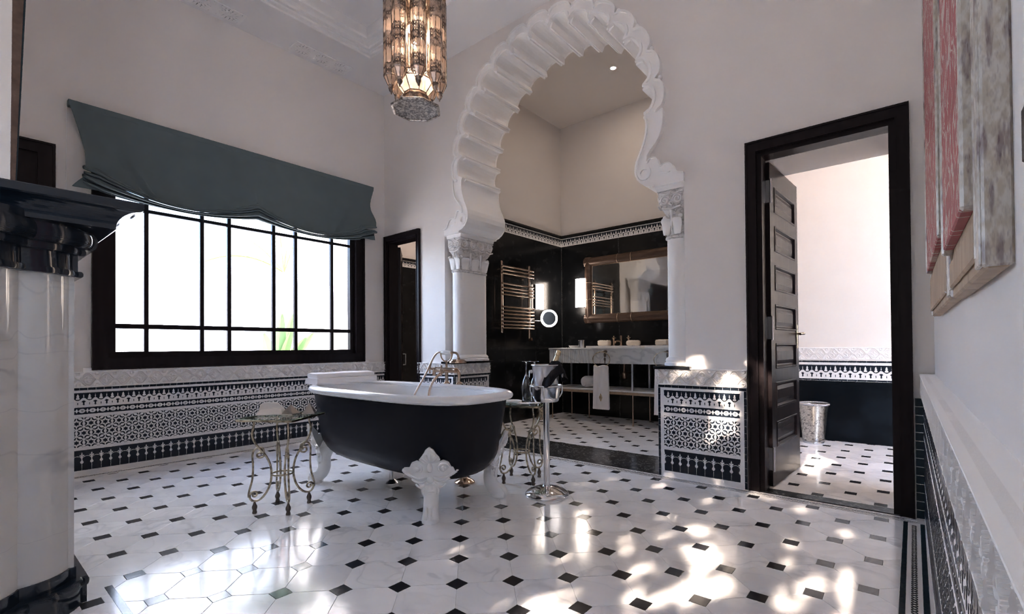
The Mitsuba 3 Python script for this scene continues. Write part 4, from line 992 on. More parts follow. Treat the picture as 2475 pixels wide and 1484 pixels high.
for x0, lb in ((-2.46, 'rectangular white washbasin with raised rim on the marble counter, left one'), (-1.655, 'rectangular white washbasin with raised rim, partly behind the arch')):
    w_, d_ = .76, .40
    o = rrect(x0, x0+w_, 2.965, 2.965+d_, .03); i = rrect(x0+.05, x0+w_-.05, 2.985+.02, 2.965+d_-.10, .04)
    k = thing('washbasin', lb, 'basin', 'washbasins on the marble counter')
    add('deck', prism(o.difference(i), .024, tr(0, 0, VZ1)), M_PORC, parent=k)
    add('bowl', loft([([(x, y) for x, y in np.array(i.exterior.coords)[:-1]], VZ1+.022), ([(x, y) for x, y in np.array(affinity.scale(i, .96, .92).exterior.coords)[:-1]], VZ1+.003), ([(x, y) for x, y in np.array(affinity.scale(i, .05, .05).exterior.coords)[:-1]], VZ1+.001)]), M_PORC, parent=k)
def lav_tap(x, y, label):
    k = thing('basin_tap', label, 'tap', 'rose gold basin taps')
    z = VZ1+.024
    for u in (-.105, .105):
        add('valve', lathe([(.018, 0), (.018, .006), (.010, .012), (.013, .05), (.010, .075), (.013, .088), (.006, .098), (0, .10)], 16, (x+u, y, z)), M_GOLD, smooth=40, parent=k)
        add('cross_handle', [cyl((x+u-.026, y, z+.102), (x+u+.026, y, z+.102), .0045), cyl((x+u, y-.026, z+.102), (x+u, y+.026, z+.102), .0045), ell((x+u, y, z+.118), (.010, .010, .012), 1), cyl((x+u, y, z+.09), (x+u, y, z+.12), .006)], M_GOLD, smooth=40, parent=k)
    add('spout', [lathe([(.018, 0), (.018, .006), (.011, .012), (.014, .05), (.012, .085), (.015, .095), (.010, .115), (.013, .125), (0, .135)], 16, (x, y, z)), tube(spline([(x, y, z+.05), (x-.01, y-.05, z+.06), (x-.02, y-.10, z+.055), (x-.022, y-.12, z+.035)], 12), .0095, 10)], M_GOLD, smooth=40, parent=k)
lav_tap(-2.122, 3.30, 'rose gold three piece basin tap between two small folded towels')
lav_tap(-1.33, 3.30, 'rose gold three piece basin tap close to the right column')
tb = thing('tumbler', 'metal tumbler standing on the marble counter beside a small dish', 'tumbler')
add('cup', lathe([(0, 0), (.036, 0), (.040, .004), (.041, .095), (.044, .098), (.044, .102), (.038, .102), (.037, .006), (0, .005)], 28, (-2.60, 3.10, VZ1)), M_STEEL, smooth=30, parent=tb)
add('counter_dish', lathe([(0, 0), (.05, 0), (.066, .014), (.072, .030), (.069, .031), (.06, .016), (0, .008)], 30, (-2.70, 3.08, VZ1)), M_PORC, smooth=40, label='small white dish at the left end of the marble counter', category='dish')
for x, L, H, a, lb in ((-2.345, .15, .070, .05, 'small cream folded towel on the basin left of the gold tap'), (-1.55, .14, .068, -.05, 'small cream folded towel by the second tap near the column')):
    add('hand_towel', X(soft_box(L, .10, H, x*3), tr(x, 3.26, VZ1+.0275+H/2) @ rz(a)), M_TOWELB, smooth=60, label=lb, category='towel', group='small towels on the basins')
def roll(L, r, seed):
    t = np.linspace(0, 2*PI, 30, endpoint=False); P = []
    for q in np.linspace(-1, 1, 14):
        rr = r*(1-.25*max(0, abs(q)-.7)/.3)*(1+.06*np.cos(t+seed)); P.append(np.c_[np.full(30, q*L/2), rr*np.cos(t), rr*np.sin(t)*.92])
    P = np.array(P); P += (meshkit.fbm(P*14+seed, 2)[..., None]-.5)*.012
    m = grid_mesh(P, closed_v=True); n0 = len(m.vertices); a, b = P.shape[:2]
    f = [[n0, (j+1) % b, j] for j in range(b)]+[[n0+1, (a-1)*b+j, (a-1)*b+(j+1) % b] for j in range(b)]
    return trimesh.Trimesh(np.vstack([m.vertices, P[0].mean(0), P[-1].mean(0)]), np.vstack([m.faces, f]), process=False)
add('rolled_towel', X(roll(.17, .037, 2), tr(-1.93, 3.26, VZ1+.060) @ rz(.1)), M_TOWELB, smooth=60, label='small cream rolled towel right of the gold basin tap', category='towel')
add('shelf_towel', X(roll(.26, .078, 5), tr(-2.46, 3.12, .418+.074) @ rz(1.2)), M_TOWEL, smooth=60, label='white rolled towel on the lower shelf of the washstand', category='towel')
add('drain_trap', [lathe([(0, .53), (.028, .535), (.034, .56), (.034, .60), (.02, .62), (.014, .63)], 20, (-2.06, 3.26, 0)), cyl((-2.06, 3.26, .62), (-2.06, 3.26, VZ0), .014), cyl((-2.06, 3.26, .60), (-2.06, YV-.02, .60), .014)], M_GOLD, smooth=40, parent=va, label='rose gold drain trap')
for x, lb, lt, tz in ((-2.16, 'towel ring with ornate back plate at the middle of the marble front', 'white hand towel with gold diamond embroidery hanging from the towel ring', .18), (-1.365, 'towel ring with ornate back plate close to the right pier', 'white hand towel hanging half behind the tiled pier on the right', .17)):
    k = thing('towel_ring', lb, 'towel ring', 'towel rings on the washstand'); yf = VY0-.006
    add('back_plate', [ell((x+.035, yf-.004, .885), (.030, .012, .016), 2), ell((x+.030, yf-.004, .845), (.017, .010, .030), 2), ell((x+.028, yf-.003, .79), (.016, .008, .022), 2), ell((x+.028, yf-.003, .755), (.007, .006, .018), 1), cyl((x+.03, yf, .885), (x+.0, yf-.040, .882), .006)], M_DKMETAL, smooth=50, parent=k)
    add('ring', tube(np.array([(x+.118*math.sin(t), yf-.042, .788-.093*math.cos(t)) for t in np.linspace(0, 2*PI, 44, endpoint=False)]), .0052, 8, closed=True), M_OBRASS, smooth=60, parent=k)
    tk2 = thing('hanging_towel', lt, 'towel', 'hand towels on the towel rings')
    P = []
    for v in np.linspace(0, 1, 30):
        row = []
        for u in np.linspace(-1, 1, 20):
            w_ = .098+.014*v; row.append((x-.005+u*w_, yf-.055-.006*math.cos(u*5)*(1-.6*v)-.004*math.sin(9*u+2)*(1-v), .702-v*(.702-tz)+.006*math.sin(u*4)*(1-v)))
        P.append(row)
    P = np.array(P); Fm = grid_mesh(P); Bk = P.copy(); Bk[..., 1] += .024; Bk[..., 2] += .012*(np.linspace(0, 1, 30)[:, None]); Bm = grid_mesh(Bk); 
    top = grid_mesh(np.array([P[0], (P[0]+Bk[0])/2+[0, 0, .014], Bk[0]])); sides = [grid_mesh(np.array([P[:, j], Bk[:, j]])) for j in (0, -1)]
    add('cloth', [Fm, Bm, top]+sides, M_TOWEL, smooth=60, parent=tk2)
    if tz > .175: add('emblem', X(prism(Polygon([(-.022, 0), (0, .052), (.022, 0), (0, -.052)]).difference(Polygon([(-.012, 0), (0, .03), (.012, 0), (0, -.03)])).union(Polygon([(-.006, 0), (0, .018), (.006, 0), (0, -.018)])), .0015), fr((x+.0, yf-.0635, .325), (0, -1, 0))), M_EMBR, parent=tk2, label='gold embroidered diamond')

# ------------------------------------------------------------------ wall fittings of the alcove
mr = thing('wall_mirror', 'large wall mirror in a dark rounded wooden frame with gilt rings above the counter', 'mirror')
MX0, MX1, MZ0, MZ1 = -2.735, -.60, 1.27, 2.178; fy = YV-.015
def half_round(p0, p1, r, dirz):
    n = 2; t = np.linspace(0, PI, 10); p0, p1 = np.array(p0), np.array(p1)
    P = np.array([[p+np.array(dirz)*(r*math.cos(a))+np.array([0, -1, 0])*(r*.9*math.sin(a)) for a in t] for p in (p0, p1)])
    return grid_mesh(P)
fw = .062
for (p0, p1, dz) in (((MX0, fy, MZ1-fw), (MX1, fy, MZ1-fw), (0, 0, 1)), ((MX0, fy, MZ0+fw), (MX1, fy, MZ0+fw), (0, 0, 1)), ((MX0+fw, fy, MZ0), (MX0+fw, fy, MZ1), (1, 0, 0)), ((MX1-fw, fy, MZ0), (MX1-fw, fy, MZ1), (1, 0, 0))):
    d = np.array(p1)-np.array(p0); L_ = np.linalg.norm(d); d /= L_; t = np.linspace(0, PI, 12)
    P = []
    for s, e in ((np.array(p0), 1), (np.array(p1), -1)):
        P.append([s+np.array(dz)*(fw*math.cos(a))+np.array([0, -1, 0])*(fw*.85*math.sin(a))+d*e*(fw-fw*math.cos(a) if (dz == (0, 0, 1) and s[2] > 1.7) or (dz == (1, 0, 0) and s[0] > -1.5) else fw+fw*math.cos(a))*.0 for a in t])
    add('frame_bar', grid_mesh(np.array(P)), M_MFRAME, smooth=60, parent=mr)
def fring(x, z, ax):
    t = np.linspace(0, PI, 14); pts = [(x+(0 if ax == 'x' else fw*1.03*math.cos(a)), fy-fw*.88*math.sin(a), z+(fw*1.03*math.cos(a) if ax == 'x' else 0)) for a in t]; return tube(np.array(pts), .0048, 6)
for x in (-2.222, -2.024, -1.49, -1.29): 
    for z in (MZ1-fw, MZ0+fw): add('gilt_ring', fring(x, z, 'x'), M_GOLD, smooth=60, parent=mr)
for z in (1.60, 1.83): add('gilt_ring', fring(MX0+fw, z, 'z'), M_GOLD, smooth=60, parent=mr)
add('glass', bx(MX0+2*fw-.006, MX1-2*fw+.006, fy-.020, fy-.012, MZ0+2*fw-.006, MZ1-2*fw+.006), M_MIRROR, parent=mr)
add('inner_fillet', [bx(MX0+2*fw-.012, MX0+2*fw, fy-.026, fy, MZ0+2*fw-.01, MZ1-2*fw+.01, .002), bx(MX0+2*fw, MX1-2*fw, fy-.026, fy, MZ1-2*fw, MZ1-2*fw+.008, .002)], M_GOLD, parent=mr)
def sconce(o, N, w_, z0, z1, label, power):
    k = thing('wall_sconce', label, 'wall light', 'frosted wall lights by the corner'); F = fr(o, N)
    add('back_plate', X(bx(-w_*.35, w_*.35, z0+.05, z1-.05, 0, .022, .003), F), M_CHROME, parent=k)
    t = np.linspace(0, PI, 13); P = np.array([[(w_/2*math.cos(a), z, .02+.062*math.sin(a)) for a in t] for z in (z0, z1)])
    m = grid_mesh(P); caps = []
    for z, sg in ((z0, 1), (z1, -1)): caps.append(trimesh.Trimesh(np.array([(w_/2*math.cos(a), z, .02+.062*math.sin(a)) for a in t]), np.array([[0, j, j+1][::sg] for j in range(1, 12)]), process=False))
    m = X(cat([m]+caps), F)
    nrm = m.face_normals.mean(0) if False else None
    c = np.array(o)+np.array([0, 0, (z0+z1)/2]); fc = m.triangles_center-c; flip = (np.einsum('ij,ij->i', m.face_normals, fc) < 0)
    m.faces[flip] = m.faces[flip][:, ::-1]
    kk = numbered(k+'__shade'); scene[kk] = mikit.ply(m, {'type': 'diffuse', 'reflectance': rgb(.7, .7, .7)}, False); scene[kk]['emitter'] = emit(*power); tag(kk, 'glowing white glass shade')
SC = (1.35, 1.15, .98)
sconce((-2.795, YV-.015, 0), (0, -1, 0), .175, 1.50, 1.895, 'bright half round wall light on the back wall beside the mirror', SC)
sconce((XA+.015, 2.86, 0), (1, 0, 0), .150, 1.455, 1.79, 'bright half round wall light on the left wall above the round mirror', SC)
mg = thing('magnifying_mirror', 'round illuminated shaving mirror on an arm in the alcove corner', 'mirror')
mc = np.array([-2.90, 2.795, 1.322]); mn = np.array([.80, -.60, 0.0]); mn /= np.linalg.norm(mn); MF = fr(mc, mn)
add('glass', X(prism(Point(0, 0).buffer(.088, 24), .006), MF), M_MIRROR, parent=mg)
add('body', X(prism(Point(0, 0).buffer(.118, 24), .02, None, -.021), MF), M_CHROME, parent=mg)
kk = numbered(mg+'__light_ring'); scene[kk] = mikit.ply(X(prism(Point(0, 0).buffer(.116, 24).difference(Point(0, 0).buffer(.090, 24)), .005), MF), {'type': 'diffuse', 'reflectance': rgb(.7, .7, .7)}); scene[kk]['emitter'] = emit(1.3, 1.2, 1.15); tag(kk, 'glowing white ring')
add('arm', [tube(spline([mc-mn*.02, mc-mn*.06+[0, 0, -.02], (-3.05, 2.72, 1.29), (XA+.02, 2.70, 1.29)], 14), .008, 8), ell((XA+.022, 2.70, 1.29), (.012, .035, .035), 2)], M_CHROME, smooth=50, parent=mg)
tr_ = thing('towel_radiator', 'rose gold heated towel rail on the black left wall of the alcove', 'towel rail')
RX = XA+.085
for y in (2.05, 2.585): 
    add('upright', [cyl((RX, y, 1.13), (RX, y, 1.985), .017), ell((RX, y, 1.99), (.016, .016, .014), 2), ell((RX, y, 1.13), (.016, .016, .012), 2)], M_GOLD, smooth=50, parent=tr_)
    for z in (1.25, 1.9): add('bracket', cyl((XA+.012, y, z), (RX, y, z), .008), M_GOLD, smooth=50, parent=tr_)
for z in (1.937, 1.894, 1.850, 1.725, 1.676, 1.636, 1.593, 1.443, 1.399, 1.356, 1.311, 1.265, 1.222, 1.183):
    add('rail', [cyl((RX+.018, 2.035, z), (RX+.018, 2.66, z), .0105), ell((RX+.018, 2.66, z), (.0105, .006, .0105), 1)], M_GOLD, smooth=50, parent=tr_)
add('thermostat', [cyl((RX, 2.585, 1.06), (RX, 2.585, 1.14), .022), cyl((RX, 2.575, 1.04), (RX+.045, 2.575, 1.05), .020)], M_GOLD, smooth=50, parent=tr_)
dl = thing('downlight', 'small bright recessed spotlight in the alcove ceiling', 'ceiling light')
add('trim_ring', lathe([(.042, ZCA-.004), (.042, ZCA-.001), (.032, ZCA-.001), (.030, ZCA-.004)], 24, (-1.813, 2.578, 0)), M_WHITEMET, smooth=40, parent=dl)
kk = numbered(dl+'__lens'); lm = lathe([(0, ZCA-.003), (.030, ZCA-.003)], 24, (-1.813, 2.578, 0))
if lm.face_normals[:, 2].mean() > 0: lm.faces = lm.faces[:, ::-1]
scene[kk] = mikit.ply(lm, {'type': 'diffuse', 'reflectance': rgb(.5, .5, .5)}); scene[kk]['emitter'] = emit(55, 45, 37); tag(kk, 'glowing lens')
wbn = thing('brass_bin', 'brass coloured waste bin against the black wall behind the wine stand', 'waste bin')
add('body', lathe([(0, 0), (.075, 0), (.078, .006), (.085, .20), (.092, .255), (.088, .255), (.08, .20), (0, .01)], 28, (-2.98, 2.74, 0)), M_OBRASS, smooth=40, parent=wbn)
dl = thing('passage_light', 'round ceiling light of the passage behind the narrow doorway', 'ceiling light')
kk = numbered(dl+'__diffuser'); lm = lathe([(0, 4.085), (.10, 4.085), (.14, 4.10)], 24, (-5.0, 3.2, 0))
if lm.face_normals[:, 2].mean() > 0: lm.faces = lm.faces[:, ::-1]
scene[kk] = mikit.ply(lm, {'type': 'diffuse', 'reflectance': rgb(.5, .5, .5)}); scene[kk]['emitter'] = emit(10, 8.0, 6.6)
add('rim', lathe([(.14, 4.095), (.15, 4.095), (.15, 4.12)], 24, (-5.0, 3.2, 0)), M_WHITEMET, parent=dl)
# closet: light, bin
dl = thing('closet_light', 'round warm ceiling light inside the small side room', 'ceiling light')
add('rim', lathe([(.13, ZCW-.03), (.135, ZCW-.03), (.135, ZCW), (.12, ZCW)], 32, (.62, 2.55, 0)), M_WHITEMET, smooth=30, parent=dl)
kk = numbered(dl+'__diffuser'); lm = lathe([(0, ZCW-.034), (.08, ZCW-.034), (.13, ZCW-.028)], 32, (.62, 2.55, 0))
if lm.face_normals[:, 2].mean() > 0: lm.faces = lm.faces[:, ::-1]
scene[kk] = mikit.ply(lm, {'type': 'diffuse', 'reflectance': rgb(.5, .5, .5)}); scene[kk]['emitter'] = emit(3.6, 2.75, 2.2)
mb = thing('metal_bin', 'engraved silver waste bin on the floor of the side room behind the open door', 'waste bin')
bc = (.028, 3.10, 0)
add('body', lathe([(0, .022), (.090, .022), (.096, .028), (.099, .04), (.094, .05), (.112, .25), (.124, .36), (.128, .375), (.122, .375), (.11, .25), (.09, .03), (0, .028)], 44, bc), M_ENGR, smooth=30, parent=mb)
t = np.linspace(0, 2*PI, 260, endpoint=False)
for q in (0, 1): add('rope_rim', tube(np.array([(bc[0]+(.128+.006*math.cos(26*a+q*PI))*math.cos(a), bc[1]+(.128+.006*math.cos(26*a+q*PI))*math.sin(a), .378+.006*math.sin(26*a+q*PI)) for a in t]), .0065, 6, closed=True), M_STEEL, smooth=60, parent=mb)
add('base_ring', lathe([(.080, .006), (.086, 0), (.090, .012), (.084, .022)], 36, bc), M_STEEL, smooth=40, parent=mb)
for a in (0, 2.1, 4.2): add('foot', ell((bc[0]+.08*math.cos(a+4.9), bc[1]+.08*math.sin(a+4.9), .009), (.014, .014, .009), 1), M_STEEL, smooth=True, parent=mb)

# ------------------------------------------------------------------ roman blind
rb = thing('roman_blind', 'grey green fabric roman blind half raised above the wide window', 'blind')
BY0_, BY1_, BZT = -1.688, .922, 2.825
CORDS = (-1.52, -.387, .74)
def gather(y):   # 0 at the three cords, 1 in the middle of a swag
    for a, b in zip(CORDS[:-1], CORDS[1:]):
        if a <= y <= b: return math.sin(PI*(y-a)/(b-a))**.9
    return 0.0
def swag(y): g_ = gather(y); e = max(0, CORDS[0]-y, y-CORDS[2]); return 2.325-.168*g_+.012*(y > .7)+.10*e, .148-.100*g_-.25*min(e, .16)
ny, nv = 150, 44; P = []
for j, v in enumerate(np.linspace(0, 1, nv)):
    row = []
    for s in np.linspace(0, 1, ny):
        y0 = BY0_+.088*math.sin(min(v*1.15, 1)*PI*.5)**1.2; y1 = BY1_-.040*math.sin(PI*min(v*1.1, 1))**1.5-.012*v; y = y0+(y1-y0)*s; gth = gather(y)
        z = BZT+(swag(y)[0]-BZT)*v; x = XW+.055+.055*v**2.5+.022*gth*v**4
        e = min(s, 1-s); x += .026*math.exp(-(e/.03)**2)*math.sin(v*8+1.0)*v
        for c, w_, d in ((-1.52, 1, 1), (.74, -1, .8)):
            yl = c+w_*(.10+.62*(1-v)*0+.50*max(0, v-.45)**1.6); x += -d*.022*max(0, v-.25)*math.exp(-((y-yl)/.045)**2)+d*.022*max(0, v-.25)*math.exp(-((y-yl-w_*.075)/.05)**2)
        x += .016*max(0, v-.7)*math.exp(-((y+.387)/.05)**2)*4
        row.append((x, y, z))
    P.append(row)
P = np.array(P); P[..., 0] += (meshkit.fbm(P*np.array([1, 2.2, 3.0]), 3, 2)-.5)*.014*np.linspace(0, 1, nv)[:, None]
fm = grid_mesh(P); bkm = grid_mesh(P-np.array([.004, 0, 0])); add('panel', [fm, trimesh.Trimesh(bkm.vertices, bkm.faces[:, ::-1], process=False)], M_BLIND, smooth=60, parent=rb)
add('head_rail', bx(XW+.002, XW+.056, BY0_, BY1_, BZT-.045, BZT+.003, .004), M_BLIND, parent=rb)
NF = 6
for q in range(NF):
    ys_ = np.linspace(BY0_+.082-.008*(q % 2), BY1_-.018-.012*(q % 3), 120); pts, rr_ = [], []
    for y in ys_:
        zt, th = swag(y); gth = gather(y); e = max(0, CORDS[0]-y, y-CORDS[2])
        zc = zt-(q+.35)/NF*th+.10*e*math.sin(q*1.9)
        pts.append((XW+.125+.022*gth+.006*((q*37) % 5-2)-.05*e+.012*(1-gth)*math.sin(2.1*q), y, zc)); rr_.append(max(th/NF*.62, .0052))
    pts = np.array(pts); a = np.linspace(0, 2*PI, 14, endpoint=False); rx = .036
    Pq = np.array([[p+np.array([rx*math.cos(b), 0, rr*math.sin(b)-.30*rx*math.cos(b)]) for b in a] for p, rr in zip(pts, rr_)])
    add('fold', grid_mesh(Pq, closed_v=True), M_BLIND, smooth=60, parent=rb)
P = []
for v in np.linspace(0, 1, 8):
    row = []
    for s in np.linspace(0, 1, 110):
        ya, yb = BY0_+.085-.070*v, BY1_-.035+.022*v; y = ya+(yb-ya)*s; zt, th = swag(y); gth = gather(y); zb = 2.168-.055*gth**.8+.030*s+.0*th
        row.append((XW+.100+.012*math.sin(5*y)*(1-v)+.02*(1-v), y, (zt-th*.6)+(min(zb, zt-th*.8)-(zt-th*.6))*v))
    P.append(row)
P = np.array(P); hm = grid_mesh(P); add('hem', [hm, trimesh.Trimesh(hm.vertices-np.array([.006, 0, 0]), hm.faces[:, ::-1], process=False)], M_BLIND, smooth=60, parent=rb)
add('pull_cord', cyl((XW+.03, -1.694, 1.35), (XW+.03, -1.694, BZT-.05), .0018), M_WHITEMET, parent=rb)

# ------------------------------------------------------------------ pendant lantern
ln = thing('pendant_lantern', 'pierced brass moroccan lantern made of a ring of tube lanterns hanging above the bathtub', 'lantern')
LX, LY = -1.63, -.37
def pierced(w_, h, waist=True):
    """one panel of fretwork of width w_ and height h"""
    o = Polygon([(-w_/2, 0), (w_/2, 0), (w_/2, h), (w_*.25, h+.012), (0, h), (-w_*.25, h+.012), (-w_/2, h)]).union(Polygon([(-w_/2, 0), (-w_*.25, -.012), (0, 0), (w_*.25, -.012), (w_/2, 0)]))
    ho = []; r = w_*.13
    for cz in np.linspace(r*1.8, h-r*1.8, max(2, int(h/(r*3.6)))):
        for s in (-1, 1): ho.append(Point(s*w_*.20, cz).buffer(r, 3))
        for s in (-1, 0, 1): ho.append(affinity.translate(sbox(-r*.5, -r*.35, r*.5, r*.35), s*w_*.26, cz+r*1.8))
    return o.difference(unary_union(ho))
TR, TZ0, TZ1 = .0455, 2.640, 3.165
pw = 2*TR*math.sin(PI/8)
levels = [(TZ0+.005, .060), (TZ0+.165, .095), (TZ0+.350, .095), (TZ1-.055, .05)]
def tube_lantern():
    met, gl = [], []
    for k in range(8):
        a = k*PI/4+PI/8; M8 = fr((TR*math.cos(PI/8)*math.cos(a), TR*math.cos(PI/8)*math.sin(a), 0), (math.cos(a), math.sin(a), 0))
        for z, h in levels: met.append(prism(pierced(pw, h), .0012, M8 @ tr(0, z, 0)))
        v = np.array([(-pw/2, TZ0, -.001), (pw/2, TZ0, -.001), (pw/2, TZ1, -.001), (-pw/2, TZ1, -.001)]); gl.append(X(trimesh.Trimesh(v, [[0, 1, 2], [0, 2, 3]], process=False), M8))
        a2 = k*PI/4; met.append(cyl((TR*math.cos(a2), TR*math.sin(a2), TZ0), (TR*math.cos(a2), TR*math.sin(a2), TZ1), .0024)); 
        for zt, zb, r1 in ((TZ1, TZ1+.055, .018), (TZ0, TZ0-.052, .020)): met.append(cyl((TR*math.cos(a2), TR*math.sin(a2), zt), (r1*math.cos(a2), r1*math.sin(a2), zb), .0022))
    for z in (TZ0, TZ1): met.append(tube(np.array([(TR*math.cos(k*PI/4), TR*math.sin(k*PI/4), z) for k in range(8)]), .0032, 6, closed=True))
    ca = []
    for k in range(8):
        a, b = k*PI/4, (k+1)*PI/4
        for zt, zb, r1 in ((TZ1, TZ1+.055, .018), (TZ0, TZ0-.052, .020)):
            v = np.array([(TR*math.cos(a), TR*math.sin(a), zt), (TR*math.cos(b), TR*math.sin(b), zt), (r1*math.cos(b), r1*math.sin(b), zb), (r1*math.cos(a), r1*math.sin(a), zb)]); gl.append(trimesh.Trimesh(v, [[0, 1, 2], [0, 2, 3]], process=False))
    fin = [lathe([(0, TZ0-.110), (.004, TZ0-.105), (.006, TZ0-.095), (.014, TZ0-.085), (.019, TZ0-.070), (.017, TZ0-.058), (.021, TZ0-.052), (0, TZ0-.05)], 12), lathe([(0, TZ1+.052), (.02, TZ1+.055), (.012, TZ1+.065), (.010, TZ1+.085), (0, TZ1+.095)], 10)]
    return cat(met), cat(gl), fin
tm, tg, tf = tube_lantern(); pdm, pdg, pdf, pdc = mikit.ply(tm, M_LAMP), mikit.ply(tg, M_LGLASS), mikit.ply(tf[0], M_LAMP, 50), mikit.ply(tf[1], M_LAMP, 50)
for k in range(8):
    a = .22+k*PI/4; Mx = tr(LX+.150*math.cos(a), LY+.150*math.sin(a), 0) @ rz(a); tl = part(ln, 'tube')
    put('fretwork', pdm, Mx, tl); put('pane', pdg, Mx, tl); put('finial', pdf, Mx, tl); put('top_cap', pdc, Mx, tl)
def oct_ring(r, z, a0=.39): return [(LX+r*math.cos(a0+k*PI/4), LY+r*math.sin(a0+k*PI/4), z) for k in range(8)]
bg = []; bm_ = []
zz = [(.125, 2.66), (.125, 2.625), (.072, 2.555)]
for (r0, z0), (r1, z1) in zip(zz[:-1], zz[1:]):
    A_, B_ = np.array(oct_ring(r0, z0)), np.array(oct_ring(r1, z1)); bg.append(grid_mesh(np.array([A_, B_]), closed_v=True))
    for k in range(8): bm_.append(cyl(A_[k], B_[k], .003))
    for R_ in (A_, B_): bm_.append(tube(R_, .0035, 6, closed=True))
for k in range(24):
    a = k*2*PI/24; bm_.append(tube(np.array([(LX+.127*math.cos(a)-.013*math.sin(a)*math.cos(t), LY+.127*math.sin(a)+.013*math.cos(a)*math.cos(t), 2.640+.013*math.sin(t)) for t in np.linspace(0, 2*PI, 12, endpoint=False)]), .002, 4, closed=True))
add('basket_glass', bg, M_LGLASS, parent=ln); add('basket_frame', bm_, M_LAMP, smooth=50, parent=ln)
P = np.array([oct_ring(.070, 2.558), oct_ring(.083, 2.535), oct_ring(.090, 2.50), oct_ring(.080, 2.475)]); add('collar', grid_mesh(P, closed_v=True), M_LAMP, parent=ln)
P = np.array([oct_ring(.080, 2.477), oct_ring(.155, 2.468), oct_ring(.160, 2.462), oct_ring(.158, 2.452), oct_ring(.145, 2.450), oct_ring(.142, 2.456), oct_ring(.001, 2.458)]); add('bottom_disc', grid_mesh(P, closed_v=True), M_DISC, parent=ln, label='octagonal worn metal disc')
P = np.array([oct_ring(.205, 3.20), oct_ring(.19, 3.235), oct_ring(.10, 3.33), oct_ring(.03, 3.42), oct_ring(.012, 3.50)]); add('crown', grid_mesh(P, closed_v=True), M_LAMP, parent=ln)
add('core', [cyl((LX+.10*math.cos(a), LY+.10*math.sin(a), 2.64), (LX+.10*math.cos(a), LY+.10*math.sin(a), 3.21), .003) for a in np.arange(8)*PI/4+.39], M_LAMP, parent=ln)
add('chain', [cyl((LX, LY, 3.48), (LX, LY, ZT), .007), lathe([(.06, ZT-.03), (.06, ZT), (0, ZT)], 20, (LX, LY, 0))], M_LAMP, smooth=40, parent=ln)
for q, (r, a, z) in enumerate(((.045, .6, 2.93), (.045, 2.7, 2.90), (.045, 4.8, 2.95), (.0, 0, 2.70))):
    kk = numbered(ln+'__bulb'); scene[kk] = mikit.ply(ell((LX+r*math.cos(a), LY+r*math.sin(a), z), (.016, .016, .026), 2), {'type': 'diffuse', 'reflectance': rgb(.5, .5, .5)}, True); scene[kk]['emitter'] = emit(19, 14.2, 10.5)

# ------------------------------------------------------------------ ceiling vents
def vent(y0, y1, label):
    k = thing('ceiling_vent', label, 'vent', 'pierced vents in the ceiling soffit')
    xa, xb = -4.05, -3.862; W_, L_ = xb-xa, y1-y0; ho = []
    n = max(2, int(round(L_/.20)))
    for i in range(n):
        cy = y0+(i+.5)*L_/n; cx = (xa+xb)/2
        for r, m_, sz in ((.030, 12, .0045), (.058, 12, .0065), (.078, 16, .0050)):
            for j in range(m_):
                a = 2*PI*j/m_+(.13 if r > .05 else 0); ho.append(affinity.translate(affinity.rotate(affinity.scale(Point(0, 0).buffer(1, 2), sz*1.9, sz*.8), math.degrees(a), origin=(0, 0)), cx+r*math.cos(a), cy+r*math.sin(a)))
        for sx in (-1, 1):
            for sy in (-1, 1): ho += [Point(cx+sx*.078, cy+sy*.082).buffer(.006, 2), Point(cx+sx*.062, cy+sy*.086).buffer(.005, 2)]
    pl = sbox(xa, y0, xb, y1).difference(unary_union(ho))
    add('pierced_panel', prism(pl, .008, tr(0, 0, ZC-.006)), M_PLASTER, parent=k)
    add('backing', bx(xa+.004, xb-.004, y0+.004, y1-.004, ZC+.0, ZC+.004) if False else prism(sbox(xa+.004, y0+.004, xb-.004, y1-.004), .001, tr(0, 0, ZC-.0012)), M_DARKHOLE, parent=k)
vent(-1.42, -.52, 'pierced white plaster vent in the ceiling edge, cut by the top of the picture')
vent(-.06, .548, 'pierced white plaster vent in the ceiling edge nearer the lantern')

# ------------------------------------------------------------------ carved gilded panels on the right wall
def gilded_panel(u0, u1, zb, zstep, ztop, label):
    k = thing('gilded_panel', label, 'carved panel', 'gilded panels on the right wall'); M = RW
    t0, t1 = .030, .050; L_ = u1-u0; e = .11*L_
    add('base_board', X(bx(u0, u1, zb, ztop, .002, t0, .004), M), M_TAN, parent=k)
    for a, b in ((u0, u0+.012), (u1-.012, u1)): add('gilt_edge', X(bx(a-.003, b+.003, zb+.002, ztop, 0.0, t0+.003, .003), M), M_GILT, parent=k)
    add('gilt_edge', X(bx(u1-.06, u1-.004, zb+.004, ztop, t0-.001, t0+.006, .002), M), M_GILT, parent=k)
    add('raised_panel', X(bx(u0+e*.6, u1-e, zstep, ztop, t0-.002, t1-.002, .003), M), M_RED, parent=k, label='red and silver distressed face')
    for a in (u0+e*.6, u1-e): add('bead', X(bx(a-.012, a+.012, zstep-.01, ztop, t0-.001, t1+.001, .004), M), M_GILT, parent=k)
    for a in (u1-e+.022, u0+e*.6-.022): add('bead', X(cat([tube(np.array([(a, z, t0+.002) for z in np.linspace(zb+.02, ztop, 6)]), .006, 8)]), M), M_GILT, smooth=50, parent=k)
    add('underside_rail', X(bx(u0+.05, u1-.05, zb+.02, zstep-.03, t0-.001, t0+.008, .004), M), M_TAN, parent=k)
gilded_panel(1.84, 2.44, 1.055, 1.165, 2.75, 'worn gilded wooden panel with red painted face, nearer one on the right wall')
gilded_panel(.74, 1.80, 1.062, 1.245, 2.75, 'worn gilded wooden panel with red painted face, farther one beside the closet door')
